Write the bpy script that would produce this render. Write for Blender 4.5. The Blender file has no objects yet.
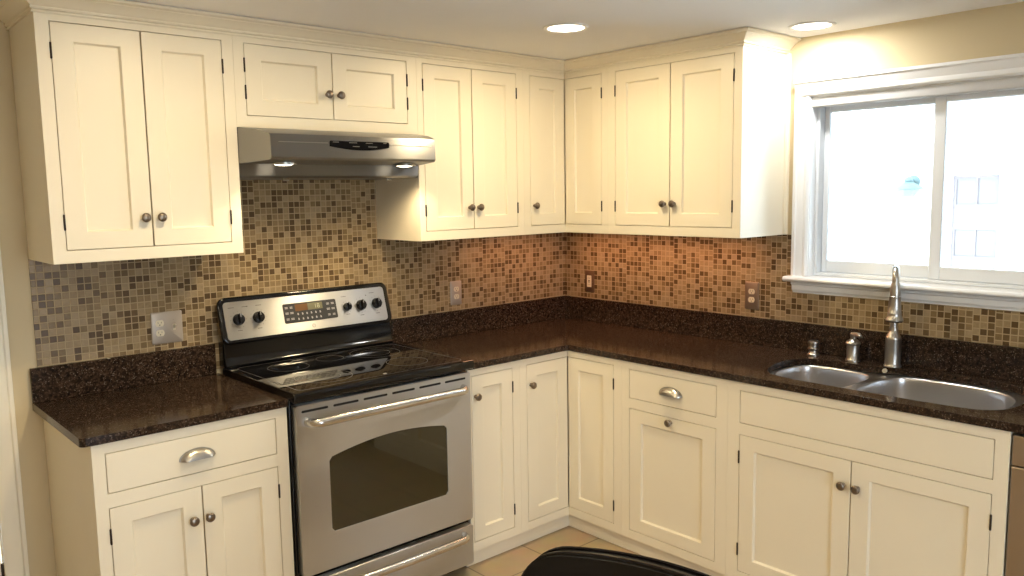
import bpy, bmesh, math, random
from mathutils import Vector, Matrix
random.seed(7)
PI = math.pi
scene = bpy.context.scene
COL = scene.collection
FL = -0.02          # floor level
ZC = 2.295          # ceiling level

# ------------------------------------------------------------------ materials
def new_mat(name):
    m = bpy.data.materials.new(name); m.use_nodes = True
    nt = m.node_tree
    return m, nt, nt.nodes['Principled BSDF']

def simple(name, col, rough=0.5, metal=0.0, spec=0.5, emis=None, estr=0.0, coat=0.0):
    m, nt, b = new_mat(name)
    b.inputs['Base Color'].default_value = (*col, 1)
    b.inputs['Roughness'].default_value = rough
    b.inputs['Metallic'].default_value = metal
    b.inputs['Specular IOR Level'].default_value = spec
    b.inputs['Coat Weight'].default_value = coat
    if emis:
        b.inputs['Emission Color'].default_value = (*emis, 1)
        b.inputs['Emission Strength'].default_value = estr
    return m

def N(nt, t, **kw):
    n = nt.nodes.new(t)
    for k, v in kw.items():
        setattr(n, k, v)
    return n

def noisy(name, col, rough, amount=0.05, scale=6, bump=0.02, bscale=120, spec=0.5):
    """paint: a faint mottling of colour and a fine roller texture"""
    m, nt, b = new_mat(name)
    tc = N(nt, 'ShaderNodeTexCoord')
    n1 = N(nt, 'ShaderNodeTexNoise'); n1.inputs['Scale'].default_value = scale
    r = N(nt, 'ShaderNodeValToRGB')
    r.color_ramp.elements[0].color = (*[c * (1 - amount) for c in col], 1)
    r.color_ramp.elements[1].color = (*[min(1, c * (1 + amount)) for c in col], 1)
    r.color_ramp.elements[0].position = .3; r.color_ramp.elements[1].position = .7
    nt.links.new(tc.outputs['Object'], n1.inputs['Vector'])
    nt.links.new(n1.outputs['Fac'], r.inputs['Fac'])
    nt.links.new(r.outputs['Color'], b.inputs['Base Color'])
    b.inputs['Roughness'].default_value = rough
    b.inputs['Specular IOR Level'].default_value = spec
    if bump:
        n2 = N(nt, 'ShaderNodeTexNoise'); n2.inputs['Scale'].default_value = bscale
        bp = N(nt, 'ShaderNodeBump'); bp.inputs['Strength'].default_value = bump; bp.inputs['Distance'].default_value = .002
        nt.links.new(tc.outputs['Object'], n2.inputs['Vector'])
        nt.links.new(n2.outputs['Fac'], bp.inputs['Height'])
        nt.links.new(bp.outputs['Normal'], b.inputs['Normal'])
    return m

def brushed(name, col, rough, aniso=.7, tangent=(0, .25, .97)):
    """brushed metal: highlights drawn out across the brushing direction"""
    m, nt, b = new_mat(name)
    b.inputs['Metallic'].default_value = 1
    b.inputs['Roughness'].default_value = rough
    b.inputs['Anisotropic'].default_value = aniso
    if tangent:
        cv = N(nt, 'ShaderNodeCombineXYZ')
        for k in range(3): cv.inputs[k].default_value = tangent[k]
        nt.links.new(cv.outputs[0], b.inputs['Tangent'])
    tc = N(nt, 'ShaderNodeTexCoord'); n = N(nt, 'ShaderNodeTexNoise'); n.inputs['Scale'].default_value = 5
    r = N(nt, 'ShaderNodeValToRGB')
    r.color_ramp.elements[0].color = (*[c * .96 for c in col], 1); r.color_ramp.elements[1].color = (*[c * 1.04 for c in col], 1)
    nt.links.new(tc.outputs['Object'], n.inputs['Vector']); nt.links.new(n.outputs['Fac'], r.inputs['Fac'])
    nt.links.new(r.outputs['Color'], b.inputs['Base Color'])
    return m

def granite_mat():
    m, nt, b = new_mat('tan_brown_granite')
    tc = N(nt, 'ShaderNodeTexCoord')
    n1 = N(nt, 'ShaderNodeTexNoise'); n1.inputs['Scale'].default_value = 75; n1.inputs['Detail'].default_value = 6; n1.inputs['Roughness'].default_value = .65
    v = N(nt, 'ShaderNodeTexVoronoi'); v.inputs['Scale'].default_value = 230
    v2 = N(nt, 'ShaderNodeTexVoronoi'); v2.inputs['Scale'].default_value = 330
    for t in (n1, v, v2):
        nt.links.new(tc.outputs['Object'], t.inputs['Vector'])
    r1 = N(nt, 'ShaderNodeValToRGB')
    e = r1.color_ramp.elements
    e[0].position = .34; e[0].color = (.007, .005, .004, 1)
    e[1].position = .72; e[1].color = (.076, .044, .028, 1)
    x = e.new(.52); x.color = (.023, .014, .0095, 1)
    nt.links.new(n1.outputs['Fac'], r1.inputs['Fac'])
    # scattered grains of lighter tan and grey
    r2 = N(nt, 'ShaderNodeValToRGB'); r2.color_ramp.interpolation = 'CONSTANT'
    e = r2.color_ramp.elements
    e[0].color = (0, 0, 0, 1); e[1].position = .80; e[1].color = (.55, .55, .55, 1)
    x = e.new(.95); x.color = (1, 1, 1, 1)
    sep = N(nt, 'ShaderNodeSeparateColor')
    nt.links.new(v.outputs['Color'], sep.inputs['Color'])
    nt.links.new(sep.outputs['Red'], r2.inputs['Fac'])
    mix = N(nt, 'ShaderNodeMix', data_type='RGBA')
    mix.inputs['B'].default_value = (.085, .054, .037, 1)
    nt.links.new(r1.outputs['Color'], mix.inputs['A'])
    nt.links.new(r2.outputs['Color'], mix.inputs['Factor'])
    sep2 = N(nt, 'ShaderNodeSeparateColor')
    nt.links.new(v2.outputs['Color'], sep2.inputs['Color'])
    r3 = N(nt, 'ShaderNodeMath', operation='GREATER_THAN'); r3.inputs[1].default_value = .975
    nt.links.new(sep2.outputs['Green'], r3.inputs[0])
    mix2 = N(nt, 'ShaderNodeMix', data_type='RGBA')
    mix2.inputs['B'].default_value = (.16, .125, .10, 1)
    nt.links.new(mix.outputs['Result'], mix2.inputs['A'])
    nt.links.new(r3.outputs['Value'], mix2.inputs['Factor'])
    nt.links.new(mix2.outputs['Result'], b.inputs['Base Color'])
    b.inputs['Roughness'].default_value = .11
    b.inputs['Specular IOR Level'].default_value = .26
    return m

def tile_mat(name, axis, pitch=0.0262):
    """glass mosaic: small squares in tan, taupe and brown, rows slipped sideways, pale grout"""
    m, nt, b = new_mat(name)
    L = nt.links.new
    tc = N(nt, 'ShaderNodeTexCoord'); sp = N(nt, 'ShaderNodeSeparateXYZ')
    L(tc.outputs['Object'], sp.inputs[0])
    def M(op, a, bb=None):
        n = N(nt, 'ShaderNodeMath', operation=op)
        for i, q in enumerate((a, bb)):
            if q is None: continue
            if isinstance(q, (int, float)): n.inputs[i].default_value = q
            else: L(q, n.inputs[i])
        return n.outputs[0]
    u = M('DIVIDE', sp.outputs[axis], pitch)
    v = M('DIVIDE', M('ADD', sp.outputs['Z'], .004), pitch)
    # sheets of eight columns slip by half a tile against one another; every second row slips sideways
    blk = M('FLOOR', M('DIVIDE', u, 3.0))
    wb = N(nt, 'ShaderNodeTexWhiteNoise', noise_dimensions='1D'); L(blk, wb.inputs['W'])
    v = M('ADD', v, M('MULTIPLY', M('GREATER_THAN', wb.outputs['Value'], .62), .45))
    row = M('FLOOR', v)
    wr = N(nt, 'ShaderNodeTexWhiteNoise', noise_dimensions='1D'); L(M('FLOOR', M('DIVIDE', row, 2.0)), wr.inputs['W'])
    u2 = M('ADD', u, M('MULTIPLY', M('GREATER_THAN', wr.outputs['Value'], .66), 0.0))
    cell = M('FLOOR', u2)
    fu = M('SUBTRACT', u2, cell); fv = M('SUBTRACT', v, row)
    eu = M('MINIMUM', fu, M('SUBTRACT', 1.0, fu)); ev = M('MINIMUM', fv, M('SUBTRACT', 1.0, fv))
    ed = M('MINIMUM', eu, ev)
    mask = N(nt, 'ShaderNodeMapRange'); mask.inputs['From Min'].default_value = .045; mask.inputs['From Max'].default_value = .085
    L(ed, mask.inputs['Value'])
    cv = N(nt, 'ShaderNodeCombineXYZ'); L(cell, cv.inputs[0]); L(row, cv.inputs[1]); L(blk, cv.inputs[2])
    wn = N(nt, 'ShaderNodeTexWhiteNoise', noise_dimensions='3D'); L(cv.outputs[0], wn.inputs['Vector'])
    r = N(nt, 'ShaderNodeValToRGB'); r.color_ramp.interpolation = 'CONSTANT'
    cols = TILE_COLS
    e = r.color_ramp.elements
    e[0].position = 0; e[0].color = (*cols[0][1], 1)
    e[1].position = cols[1][0]; e[1].color = (*cols[1][1], 1)
    for p, c in cols[2:]:
        x = e.new(p); x.color = (*c, 1)
    L(wn.outputs['Value'], r.inputs['Fac'])
    # cloudy variation inside each glass piece
    nz = N(nt, 'ShaderNodeTexNoise'); nz.inputs['Scale'].default_value = 90
    L(tc.outputs['Object'], nz.inputs['Vector'])
    hs = N(nt, 'ShaderNodeHueSaturation')
    mr = N(nt, 'ShaderNodeMapRange'); mr.inputs['To Min'].default_value = .8; mr.inputs['To Max'].default_value = 1.2
    L(nz.outputs['Fac'], mr.inputs['Value']); L(mr.outputs['Result'], hs.inputs['Value'])
    L(r.outputs['Color'], hs.inputs['Color'])
    mx = N(nt, 'ShaderNodeMix', data_type='RGBA'); mx.inputs['A'].default_value = (.43, .325, .19, 1)
    L(mask.outputs['Result'], mx.inputs['Factor']); L(hs.outputs['Color'], mx.inputs['B'])
    L(mx.outputs['Result'], b.inputs['Base Color'])
    rg = N(nt, 'ShaderNodeMapRange'); rg.inputs['To Min'].default_value = .7; rg.inputs['To Max'].default_value = .28
    b.inputs['Specular IOR Level'].default_value = .36
    L(mask.outputs['Result'], rg.inputs['Value']); L(rg.outputs['Result'], b.inputs['Roughness'])
    bp = N(nt, 'ShaderNodeBump'); bp.inputs['Strength'].default_value = .5; bp.inputs['Distance'].default_value = .002
    wob = N(nt, 'ShaderNodeMath', operation='MULTIPLY_ADD'); wob.inputs[1].default_value = .35
    L(wn.outputs['Value'], wob.inputs[0]); L(mask.outputs['Result'], wob.inputs[2])
    L(wob.outputs[0], bp.inputs['Height']); L(bp.outputs['Normal'], b.inputs['Normal'])
    return m
TILE_COLS = [(0, (.31, .222, .118)), (.22, (.25, .172, .086)), (.40, (.335, .246, .142)), (.54, (.195, .130, .060)), (.68, (.138, .086, .038)), (.82, (.094, .055, .024))]

def floor_mat():
    m, nt, b = new_mat('travertine_floor_tile')
    L = nt.links.new
    tc = N(nt, 'ShaderNodeTexCoord')
    mp = N(nt, 'ShaderNodeMapping'); mp.inputs['Location'].default_value = (.91, .79, 0)
    br = N(nt, 'ShaderNodeTexBrick'); br.offset = 0
    br.inputs['Scale'].default_value = 1; br.inputs['Brick Width'].default_value = .33; br.inputs['Row Height'].default_value = .33
    br.inputs['Mortar Size'].default_value = .004; br.inputs['Mortar'].default_value = (.22, .16, .10, 1)
    br.inputs['Color1'].default_value = (.52, .39, .235, 1); br.inputs['Color2'].default_value = (.46, .34, .20, 1)
    nz = N(nt, 'ShaderNodeTexNoise'); nz.inputs['Scale'].default_value = 9; nz.inputs['Detail'].default_value = 6
    L(tc.outputs['Object'], mp.inputs['Vector']); L(mp.outputs['Vector'], br.inputs['Vector'])
    L(tc.outputs['Object'], nz.inputs['Vector'])
    mx = N(nt, 'ShaderNodeMix', data_type='RGBA', blend_type='MULTIPLY'); mx.inputs['Factor'].default_value = .35
    L(br.outputs['Color'], mx.inputs['A']); L(nz.outputs['Color'], mx.inputs['B'])
    L(mx.outputs['Result'], b.inputs['Base Color'])
    b.inputs['Roughness'].default_value = .35
    return m

def glass_pane_mat():
    m = bpy.data.materials.new('window_glass'); m.use_nodes = True
    nt = m.node_tree; nt.nodes.clear()
    out = N(nt, 'ShaderNodeOutputMaterial'); mix = N(nt, 'ShaderNodeMixShader')
    tr = N(nt, 'ShaderNodeBsdfTransparent'); gl = N(nt, 'ShaderNodeBsdfGlossy'); fr = N(nt, 'ShaderNodeFresnel')
    tr.inputs['Color'].default_value = (.96, .985, .98, 1)
    gl.inputs['Roughness'].default_value = .02; fr.inputs['IOR'].default_value = 1.45
    nt.links.new(fr.outputs[0], mix.inputs[0]); nt.links.new(tr.outputs[0], mix.inputs[1]); nt.links.new(gl.outputs[0], mix.inputs[2])
    nt.links.new(mix.outputs[0], out.inputs['Surface'])
    return m

CREAM = noisy('cream_cabinet_paint', (.81, .74, .59), .38, .015, 3, .015, 60)
TRIM = noisy('white_trim_paint', (.84, .845, .845), .35, .01, 3, 0)
WALLP = noisy('beige_wall_paint', (.62, .515, .33), .85, .02, 3, .05, 160, .3)
CEILP = noisy('ceiling_paint', (.86, .86, .87), .9, .01, 3, .04, 160, .2)
GRAN = granite_mat()
FLOORM = floor_mat()
STEEL = brushed('brushed_stainless', (.53, .525, .52), .40, .92)
HANDLE = simple('satin_steel_handle', (.60, .59, .58), .24, 1)
DSTEEL = brushed('dishwasher_steel', (.40, .33, .28), .42, .85)
HSTEEL = brushed('hood_stainless', (.27, .268, .27), .32, .86)
STEEL2 = brushed('sink_stainless', (.68, .68, .69), .28, .3, None)
NICKEL = brushed('brushed_nickel', (.45, .43, .40), .32, .2, None)
PEWTER = simple('pewter_knob', (.23, .19, .155), .30, 1)
BRONZE = simple('dark_bronze_hinge', (.035, .025, .018), .45, .6)
BLACK = simple('black_enamel', (.005, .005, .006), .09, 0, .42)
SATIN = simple('satin_black_plastic', (.004, .004, .005), .22, 0, .12)
BGLASS = simple('black_ceramic_glass', (.004, .004, .005), .035, 0, .42)
RINGM = simple('burner_ring_print', (.07, .067, .064), .3)
GAPM = simple('dark_gap', (.01, .01, .01), .8)
OVENGLASS = simple('tinted_oven_glass', (.028, .022, .008), .045, 0, .7)
KEYPAD = simple('keypad_grey', (.035, .034, .034), .3)
LEGEND = simple('legend_grey', (.42, .41, .40), .6)
LEGENDD = simple('legend_dark', (.16, .15, .14), .6)
LCD_A = simple('amber_display', (.14, .065, .018), .3, emis=(.5, .20, .03), estr=.02)
LCD_G = simple('olive_display', (.15, .14, .075), .3, emis=(.35, .36, .20), estr=.04)
LCD_D = simple('display_digit', (.5, .5, .35), .4, emis=(.6, .6, .4), estr=.2)
PLATE = simple('steel_wall_plate', (.42, .355, .29), .42, .35)
PLATEB = simple('bronze_wall_plate', (.17, .10, .06), .42, .55)
PLATEC = simple('taupe_steel_plate', (.30, .225, .175), .42, .6)
IVORY = simple('ivory_plastic', (.70, .62, .46), .35)
SLOT = simple('slot_dark', (.02, .018, .015), .6)
LEATHER = noisy('black_leather', (.0045, .0035, .0035), .22, .1, 30, .06, 90, .28)
WOODLEG = simple('espresso_wood', (.02, .010, .007), .3)
GLASS = glass_pane_mat()
VINYL = simple('white_vinyl_sash', (.74, .77, .80), .35)
GREYV = simple('grey_valance_fabric', (.55, .55, .55), .7)
LENS = simple('downlight_lens', (.9, .9, .9), .4, emis=(1, .90, .74), estr=9)
HLENS = simple('hood_lamp_lens', (.9, .9, .9), .4, emis=(1, .86, .62), estr=7)
EXTW = noisy('white_siding', (.86, .86, .85), .8, .01, 2, 0)
EXTD = simple('lavender_door', (.172, .146, .150), .7)
EXTD2 = simple('lavender_door_panel', (.180, .164, .165), .7)
LANT = simple('verdigris_lantern', (.095, .145, .15), .5)
LANTG = simple('lantern_glass', (.14, .165, .165), .2)
GRASS = noisy('pale_concrete', (.80, .80, .79), .9, .06, 4, .05, 60)
TILEA = tile_mat('glass_mosaic_along_x', 'X')
TILEB = tile_mat('glass_mosaic_along_y', 'Y')

# ------------------------------------------------------------------ object helpers
def world_of(o):
    v = Vector((0, 0, 0))
    while o is not None:
        v = v + o.location; o = o.parent
    return v

def obj(name, bm, mat, parent=None, bevel=0.0, smooth=True, segs=2, origin=None):
    """links bm (world coordinates) as one mesh object under parent"""
    bmesh.ops.recalc_face_normals(bm, faces=bm.faces)
    me = bpy.data.meshes.new(name)
    off = world_of(parent) if parent is not None else Vector(origin or (0, 0, 0))
    bmesh.ops.translate(bm, verts=bm.verts, vec=-off)
    bm.to_mesh(me); bm.free()
    mats = mat if isinstance(mat, (list, tuple)) else [mat]
    for m in mats: me.materials.append(m)
    o = bpy.data.objects.new(name, me); COL.objects.link(o)
    if parent is not None: o.parent = parent
    else: o.location = off
    if smooth:
        for p in me.polygons: p.use_smooth = True
        try: me.set_sharp_from_angle(angle=math.radians(32))
        except Exception: pass
    if bevel:
        b = o.modifiers.new('bevel', 'BEVEL'); b.width = bevel; b.segments = segs
        b.limit_method = 'ANGLE'; b.angle_limit = math.radians(40)
        b.harden_normals = False
    return o

def thing(name, label, cat, loc, group=None):
    o = bpy.data.objects.new(name, None); COL.objects.link(o)
    o.empty_display_size = .1; o.location = loc
    o['label'] = label; o['category'] = cat
    if group: o['group'] = group
    return o
def tag(o, label, cat, group=None):
    o['label'] = label; o['category'] = cat
    if group: o['group'] = group
    return o
def struct(o):
    o['kind'] = 'structure'; return o

def box(bm, x0, x1, y0, y1, z0, z1, mi=0):
    vs = [bm.verts.new((x, y, z)) for x in (x0, x1) for y in (y0, y1) for z in (z0, z1)]
    for q in ((0, 1, 3, 2), (4, 6, 7, 5), (0, 4, 5, 1), (2, 3, 7, 6), (0, 2, 6, 4), (1, 5, 7, 3)):
        f = bm.faces.new([vs[i] for i in q]); f.material_index = mi
    return vs

def prism(bm, pts, fn, a0, a1, mi=0):
    """extrude polygon pts (p,q) from a0 to a1; fn(p,q,a) -> xyz"""
    A = [bm.verts.new(fn(p, q, a0)) for p, q in pts]; B = [bm.verts.new(fn(p, q, a1)) for p, q in pts]
    n = len(pts)
    fs = [bm.faces.new(A), bm.faces.new(B[::-1])]
    for i in range(n):
        fs.append(bm.faces.new([A[i], A[(i + 1) % n], B[(i + 1) % n], B[i]]))
    for f in fs: f.material_index = mi
    return A, B

def lathe(bm, prof, M=None, segs=24, mi=0):
    """prof [(r,h)], revolved about local z, placed by matrix M"""
    M = M or Matrix()
    rings = []
    for r, h in prof:
        if r < 1e-6: rings.append([bm.verts.new(M @ Vector((0, 0, h)))])
        else: rings.append([bm.verts.new(M @ Vector((r * math.cos(2 * PI * i / segs), r * math.sin(2 * PI * i / segs), h))) for i in range(segs)])
    for a, b in zip(rings, rings[1:]):
        for i in range(segs):
            j = (i + 1) % segs
            vs = []
            for q in (a[i % len(a)], a[j % len(a)], b[j % len(b)], b[i % len(b)]):
                if q not in vs: vs.append(q)
            if len(vs) > 2:
                f = bm.faces.new(vs); f.material_index = mi
    if len(rings[0]) > 1: bm.faces.new(rings[0][::-1]).material_index = mi
    if len(rings[-1]) > 1: bm.faces.new(rings[-1]).material_index = mi

def tube(bm, path, rad, segs=12, mi=0):
    path = [Vector(p) for p in path]
    rads = rad if isinstance(rad, (list, tuple)) else [rad] * len(path)
    rings = []
    up = None
    for i, p in enumerate(path):
        t = (path[min(i + 1, len(path) - 1)] - path[max(i - 1, 0)]).normalized()
        if up is None:
            up = Vector((0, 0, 1)) if abs(t.z) < .9 else Vector((1, 0, 0))
        s = t.cross(up).normalized(); up = s.cross(t).normalized()
        rings.append([bm.verts.new(p + rads[i] * (math.cos(2 * PI * k / segs) * s + math.sin(2 * PI * k / segs) * up)) for k in range(segs)])
    for a, b in zip(rings, rings[1:]):
        for k in range(segs):
            f = bm.faces.new([a[k], a[(k + 1) % segs], b[(k + 1) % segs], b[k]]); f.material_index = mi
    bm.faces.new(rings[0][::-1]).material_index = mi; bm.faces.new(rings[-1]).material_index = mi

def rounded_rect(x0, x1, y0, y1, r, n=6):
    pts = []
    for cx, cy, a in ((x1 - r, y1 - r, 0), (x0 + r, y1 - r, 90), (x0 + r, y0 + r, 180), (x1 - r, y0 + r, 270)):
        for i in range(n + 1):
            t = math.radians(a + 90 * i / n); pts.append((cx + r * math.cos(t), cy + r * math.sin(t)))
    return pts

def catmull(pts, n=5):
    out = []; m = len(pts)
    for i in range(m):
        p0, p1, p2, p3 = (Vector(pts[(i + k - 1) % m]) for k in range(4))
        for j in range(n):
            t = j / n
            out.append(.5 * ((2 * p1) + (p2 - p0) * t + (2 * p0 - 5 * p1 + 4 * p2 - p3) * t * t + (3 * p1 - p0 - 3 * p2 + p3) * t ** 3))
    return [tuple(p) for p in out]

def plate_with_holes(bm, outer, holes, z0, z1):
    """flat slab with the holes cut right through"""
    edges = []
    loops = []
    for lp in [outer] + holes:
        vs = [bm.verts.new((p[0], p[1], z1)) for p in lp]
        loops.append(vs)
        for i in range(len(vs)): edges.append(bm.edges.new((vs[i], vs[(i + 1) % len(vs)])))
    r = bmesh.ops.triangle_fill(bm, use_beauty=True, use_dissolve=False, edges=edges)
    top = [g for g in r['geom'] if isinstance(g, bmesh.types.BMFace)]
    low = {}
    for lp in loops:
        for v in lp: low[v] = bm.verts.new((v.co.x, v.co.y, z0))
    for f in top: bm.faces.new([low[v] for v in f.verts][::-1])
    for lp in loops:
        n = len(lp)
        for i in range(n):
            a, b = lp[i], lp[(i + 1) % n]
            bm.faces.new([a, b, low[b], low[a]])

# wall frames: A = wall behind the range (y = 0), B = window wall (x = 0); u along the wall, d out from it
def W(wall, u, d, z):
    return (u, -d, z) if wall == 'A' else (-d, u, z)
def wbox(bm, wall, u0, u1, d0, d1, z0, z1, mi=0):
    a = W(wall, u0, d0, z0); b = W(wall, u1, d1, z1)
    box(bm, min(a[0], b[0]), max(a[0], b[0]), min(a[1], b[1]), max(a[1], b[1]), z0, z1, mi)

def framed(bm, wall, u0, u1, z0, z1, holes, d0, d1):
    """flat face frame with rectangular openings"""
    us = sorted({u0, u1, *[h[0] for h in holes], *[h[1] for h in holes]})
    zs = sorted({z0, z1, *[h[2] for h in holes], *[h[3] for h in holes]})
    V = {}
    def vert(i, j, k):
        if (i, j, k) not in V: V[i, j, k] = bm.verts.new(W(wall, us[i], (d0, d1)[k], zs[j]))
        return V[i, j, k]
    def solid(i, j):
        if not (0 <= i < len(us) - 1 and 0 <= j < len(zs) - 1): return False
        cu = (us[i] + us[i + 1]) / 2; cz = (zs[j] + zs[j + 1]) / 2
        return not any(h[0] < cu < h[1] and h[2] < cz < h[3] for h in holes)
    for i in range(len(us) - 1):
        for j in range(len(zs) - 1):
            if not solid(i, j): continue
            bm.faces.new([vert(i, j, 1), vert(i + 1, j, 1), vert(i + 1, j + 1, 1), vert(i, j + 1, 1)])
            bm.faces.new([vert(i, j, 0), vert(i + 1, j, 0), vert(i + 1, j + 1, 0), vert(i, j + 1, 0)])
            if not solid(i - 1, j): bm.faces.new([vert(i, j, 0), vert(i, j + 1, 0), vert(i, j + 1, 1), vert(i, j, 1)])
            if not solid(i + 1, j): bm.faces.new([vert(i + 1, j, 0), vert(i + 1, j + 1, 0), vert(i + 1, j + 1, 1), vert(i + 1, j, 1)])
            if not solid(i, j - 1): bm.faces.new([vert(i, j, 0), vert(i + 1, j, 0), vert(i + 1, j, 1), vert(i, j, 1)])
            if not solid(i, j + 1): bm.faces.new([vert(i, j + 1, 0), vert(i + 1, j + 1, 0), vert(i + 1, j + 1, 1), vert(i, j + 1, 1)])
    bmesh.ops.dissolve_limit(bm, angle_limit=.01, verts=bm.verts, edges=bm.edges)

GAP = .0023
def shaker(bm, wall, u0, u1, z0, z1, dface, sw=.064, rw=.057, rec=.011, th=.02):
    """shaker door: frame with a recessed flat panel and a small chamfer round it"""
    if u0 > u1: u0, u1 = u1, u0
    u0 += GAP; u1 -= GAP; z0 += GAP; z1 -= GAP
    ch = .005
    def ring(e, zl, d):   # inset e sideways / zl up-down
        return [bm.verts.new(W(wall, *p)) for p in ((u0 + e, d, z0 + zl), (u1 - e, d, z0 + zl), (u1 - e, d, z1 - zl), (u0 + e, d, z1 - zl))]
    R = [ring(0, 0, dface - th), ring(0, 0, dface), ring(sw, rw, dface), ring(sw + ch, rw + ch, dface - rec)]
    bm.faces.new(R[0]); bm.faces.new(R[-1])
    for a, b in zip(R, R[1:]):
        for i in range(4):
            bm.faces.new([a[i], a[(i + 1) % 4], b[(i + 1) % 4], b[i]])

# hardware, one mesh each, shared by all copies
def mesh_from(name, bm, mat):
    bmesh.ops.recalc_face_normals(bm, faces=bm.faces)
    me = bpy.data.meshes.new(name); bm.to_mesh(me); bm.free()
    for m in (mat if isinstance(mat, (list, tuple)) else [mat]): me.materials.append(m)
    for p in me.polygons: p.use_smooth = True
    try: me.set_sharp_from_angle(angle=math.radians(40))
    except Exception: pass
    return me
# local frame of hardware: +Z out of the door face, +Y up
bm = bmesh.new()
lathe(bm, [(.0085, 0), (.0085, .003), (.0055, .006), (.0055, .012), (.010, .0145), (.0148, .018), (.0162, .0215), (.0155, .0255), (.012, .0285), (.0115, .0278), (.006, .0300), (0, .0306)], segs=28)
KNOB = mesh_from('knob', bm, PEWTER)
bm = bmesh.new()
lathe(bm, [(0, -.027), (.0022, -.0262), (.0034, -.024), (.0034, .024), (.0022, .0262), (0, .027)], Matrix.Rotation(-PI / 2, 4, 'X'), 12)
for q in (-.009, .009):
    lathe(bm, [(.0037, -.0008), (.0037, .0008)], Matrix.Translation((0, q, 0)) @ Matrix.Rotation(-PI / 2, 4, 'X'), 12)
HINGE = mesh_from('hinge', bm, BRONZE)
def cup_mesh():
    bm = bmesh.new()
    W2, H, D, n, m = .0585, .034, .025, 24, 10
    outer = []; inner = []
    # quarter-dome shell: open below
    for i in range(n + 1):
        a = PI * i / n
        ro, ri = [], []
        for j in range(m + 1):
            b = (PI / 2) * j / m
            x = W2 * math.cos(a); y = H * math.sin(a)
            k = math.cos(b)
            ro.append(bm.verts.new((x * k if False else W2 * math.cos(a) * (1 - .30 * math.sin(b) ** 2), -.018 + H * math.sin(a) * (math.cos(b) * .72 + .28 * (1 - math.sin(b))) , D * math.sin(b))))
        outer.append(ro)
    for a, b in zip(outer, outer[1:]):
        for j in range(m): bm.faces.new([a[j], a[j + 1], b[j + 1], b[j]])
    bmesh.ops.recalc_face_normals(bm, faces=bm.faces)
    g = bmesh.ops.solidify(bm, geom=bm.faces[:], thickness=.0022)
    # thin back lip that follows the arch
    pts = [(W2 * 1.05 * math.cos(PI * i / n), -.018 + (H * 1.06) * math.sin(PI * i / n)) for i in range(n + 1)]
    pin = [(W2 * .90 * math.cos(PI * i / n), -.018 + (H * .88) * math.sin(PI * i / n)) for i in range(n + 1)]
    for z0, z1 in ((0, .003),):
        A = [bm.verts.new((x, y, z1)) for x, y in pts]; B = [bm.verts.new((x, y, z1)) for x, y in pin]
        C = [bm.verts.new((x, y, z0)) for x, y in pts]; Dv = [bm.verts.new((x, y, z0)) for x, y in pin]
        for i in range(n):
            bm.faces.new([A[i], A[i + 1], B[i + 1], B[i]]); bm.faces.new([A[i], A[i + 1], C[i + 1], C[i]])
            bm.faces.new([B[i], B[i + 1], Dv[i + 1], Dv[i]]); bm.faces.new([C[i], C[i + 1], Dv[i + 1], Dv[i]])
    return mesh_from('cup_pull', bm, NICKEL)
CUP = cup_mesh()

def hw_rot(wall):
    # columns: local x (along wall to the viewer's right), local y (up), local z (out of the wall)
    if wall == 'A': return Matrix(((1, 0, 0), (0, 0, -1), (0, 1, 0))).to_euler()
    return Matrix(((0, 0, -1), (-1, 0, 0), (0, 1, 0))).to_euler()
def hardware(name, me, wall, u, d, z, parent):
    o = bpy.data.objects.new(name, me); COL.objects.link(o)
    o.parent = parent
    o.location = Vector(W(wall, u, d, z)) - world_of(parent)
    o.rotation_euler = hw_rot(wall)
    return o

def door(wall, u0, u1, z0, z1, dface, parent, knob=None, hinges=(), hinge_side=None, hoff=.093, **kw):
    bm = bmesh.new(); shaker(bm, wall, u0, u1, z0, z1, dface, **kw)
    o = obj('door', bm, CREAM, parent, bevel=.0012)
    if knob: hardware('knob', KNOB, wall, knob[0], dface, knob[1], o)
    if hinge_side is not None:
        zz = (z1 - hoff, z0 + hoff) if not hinges else hinges
        for z in zz: hardware('hinge', HINGE, wall, hinge_side, dface + .0015, z, o)
    return o

def drawer(wall, u0, u1, z0, z1, dface, parent, name='drawer', pull=True):
    if u0 > u1: u0, u1 = u1, u0
    bm = bmesh.new(); wbox(bm, wall, u0 + GAP, u1 - GAP, dface - .02, dface, z0 + GAP, z1 - GAP)
    o = obj(name, bm, CREAM, parent, bevel=.0015)
    if pull:
        c = hardware('cup_pull', CUP, wall, (u0 + u1) / 2, dface, (z0 + z1) / 2 + .004, o)
    return o

def carcass(wall, u0, u1, z0, z1, dback, dface, openings, parent, top=True):
    """cabinet box (sides, back, floor, top) behind a face frame"""
    if u0 > u1: u0, u1 = u1, u0
    t = .016; df = dface - .0205
    bm = bmesh.new()
    wbox(bm, wall, u0, u0 + t, dback, df, z0, z1); wbox(bm, wall, u1 - t, u1, dback, df, z0, z1)
    wbox(bm, wall, u0 + t, u1 - t, dback, dback + .006, z0, z1)
    wbox(bm, wall, u0 + t, u1 - t, dback + .006, df, z0, z0 + t)
    if top: wbox(bm, wall, u0 + t, u1 - t, dback + .006, df, z1 - t, z1)
    o = obj('body', bm, CREAM, parent)
    bm = bmesh.new(); framed(bm, wall, u0, u1, z0, z1, [(min(h[0], h[1]), max(h[0], h[1]), h[2], h[3]) for h in openings], df, dface)
    obj('face_frame', bm, CREAM, parent, bevel=.0008)
    return o

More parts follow.
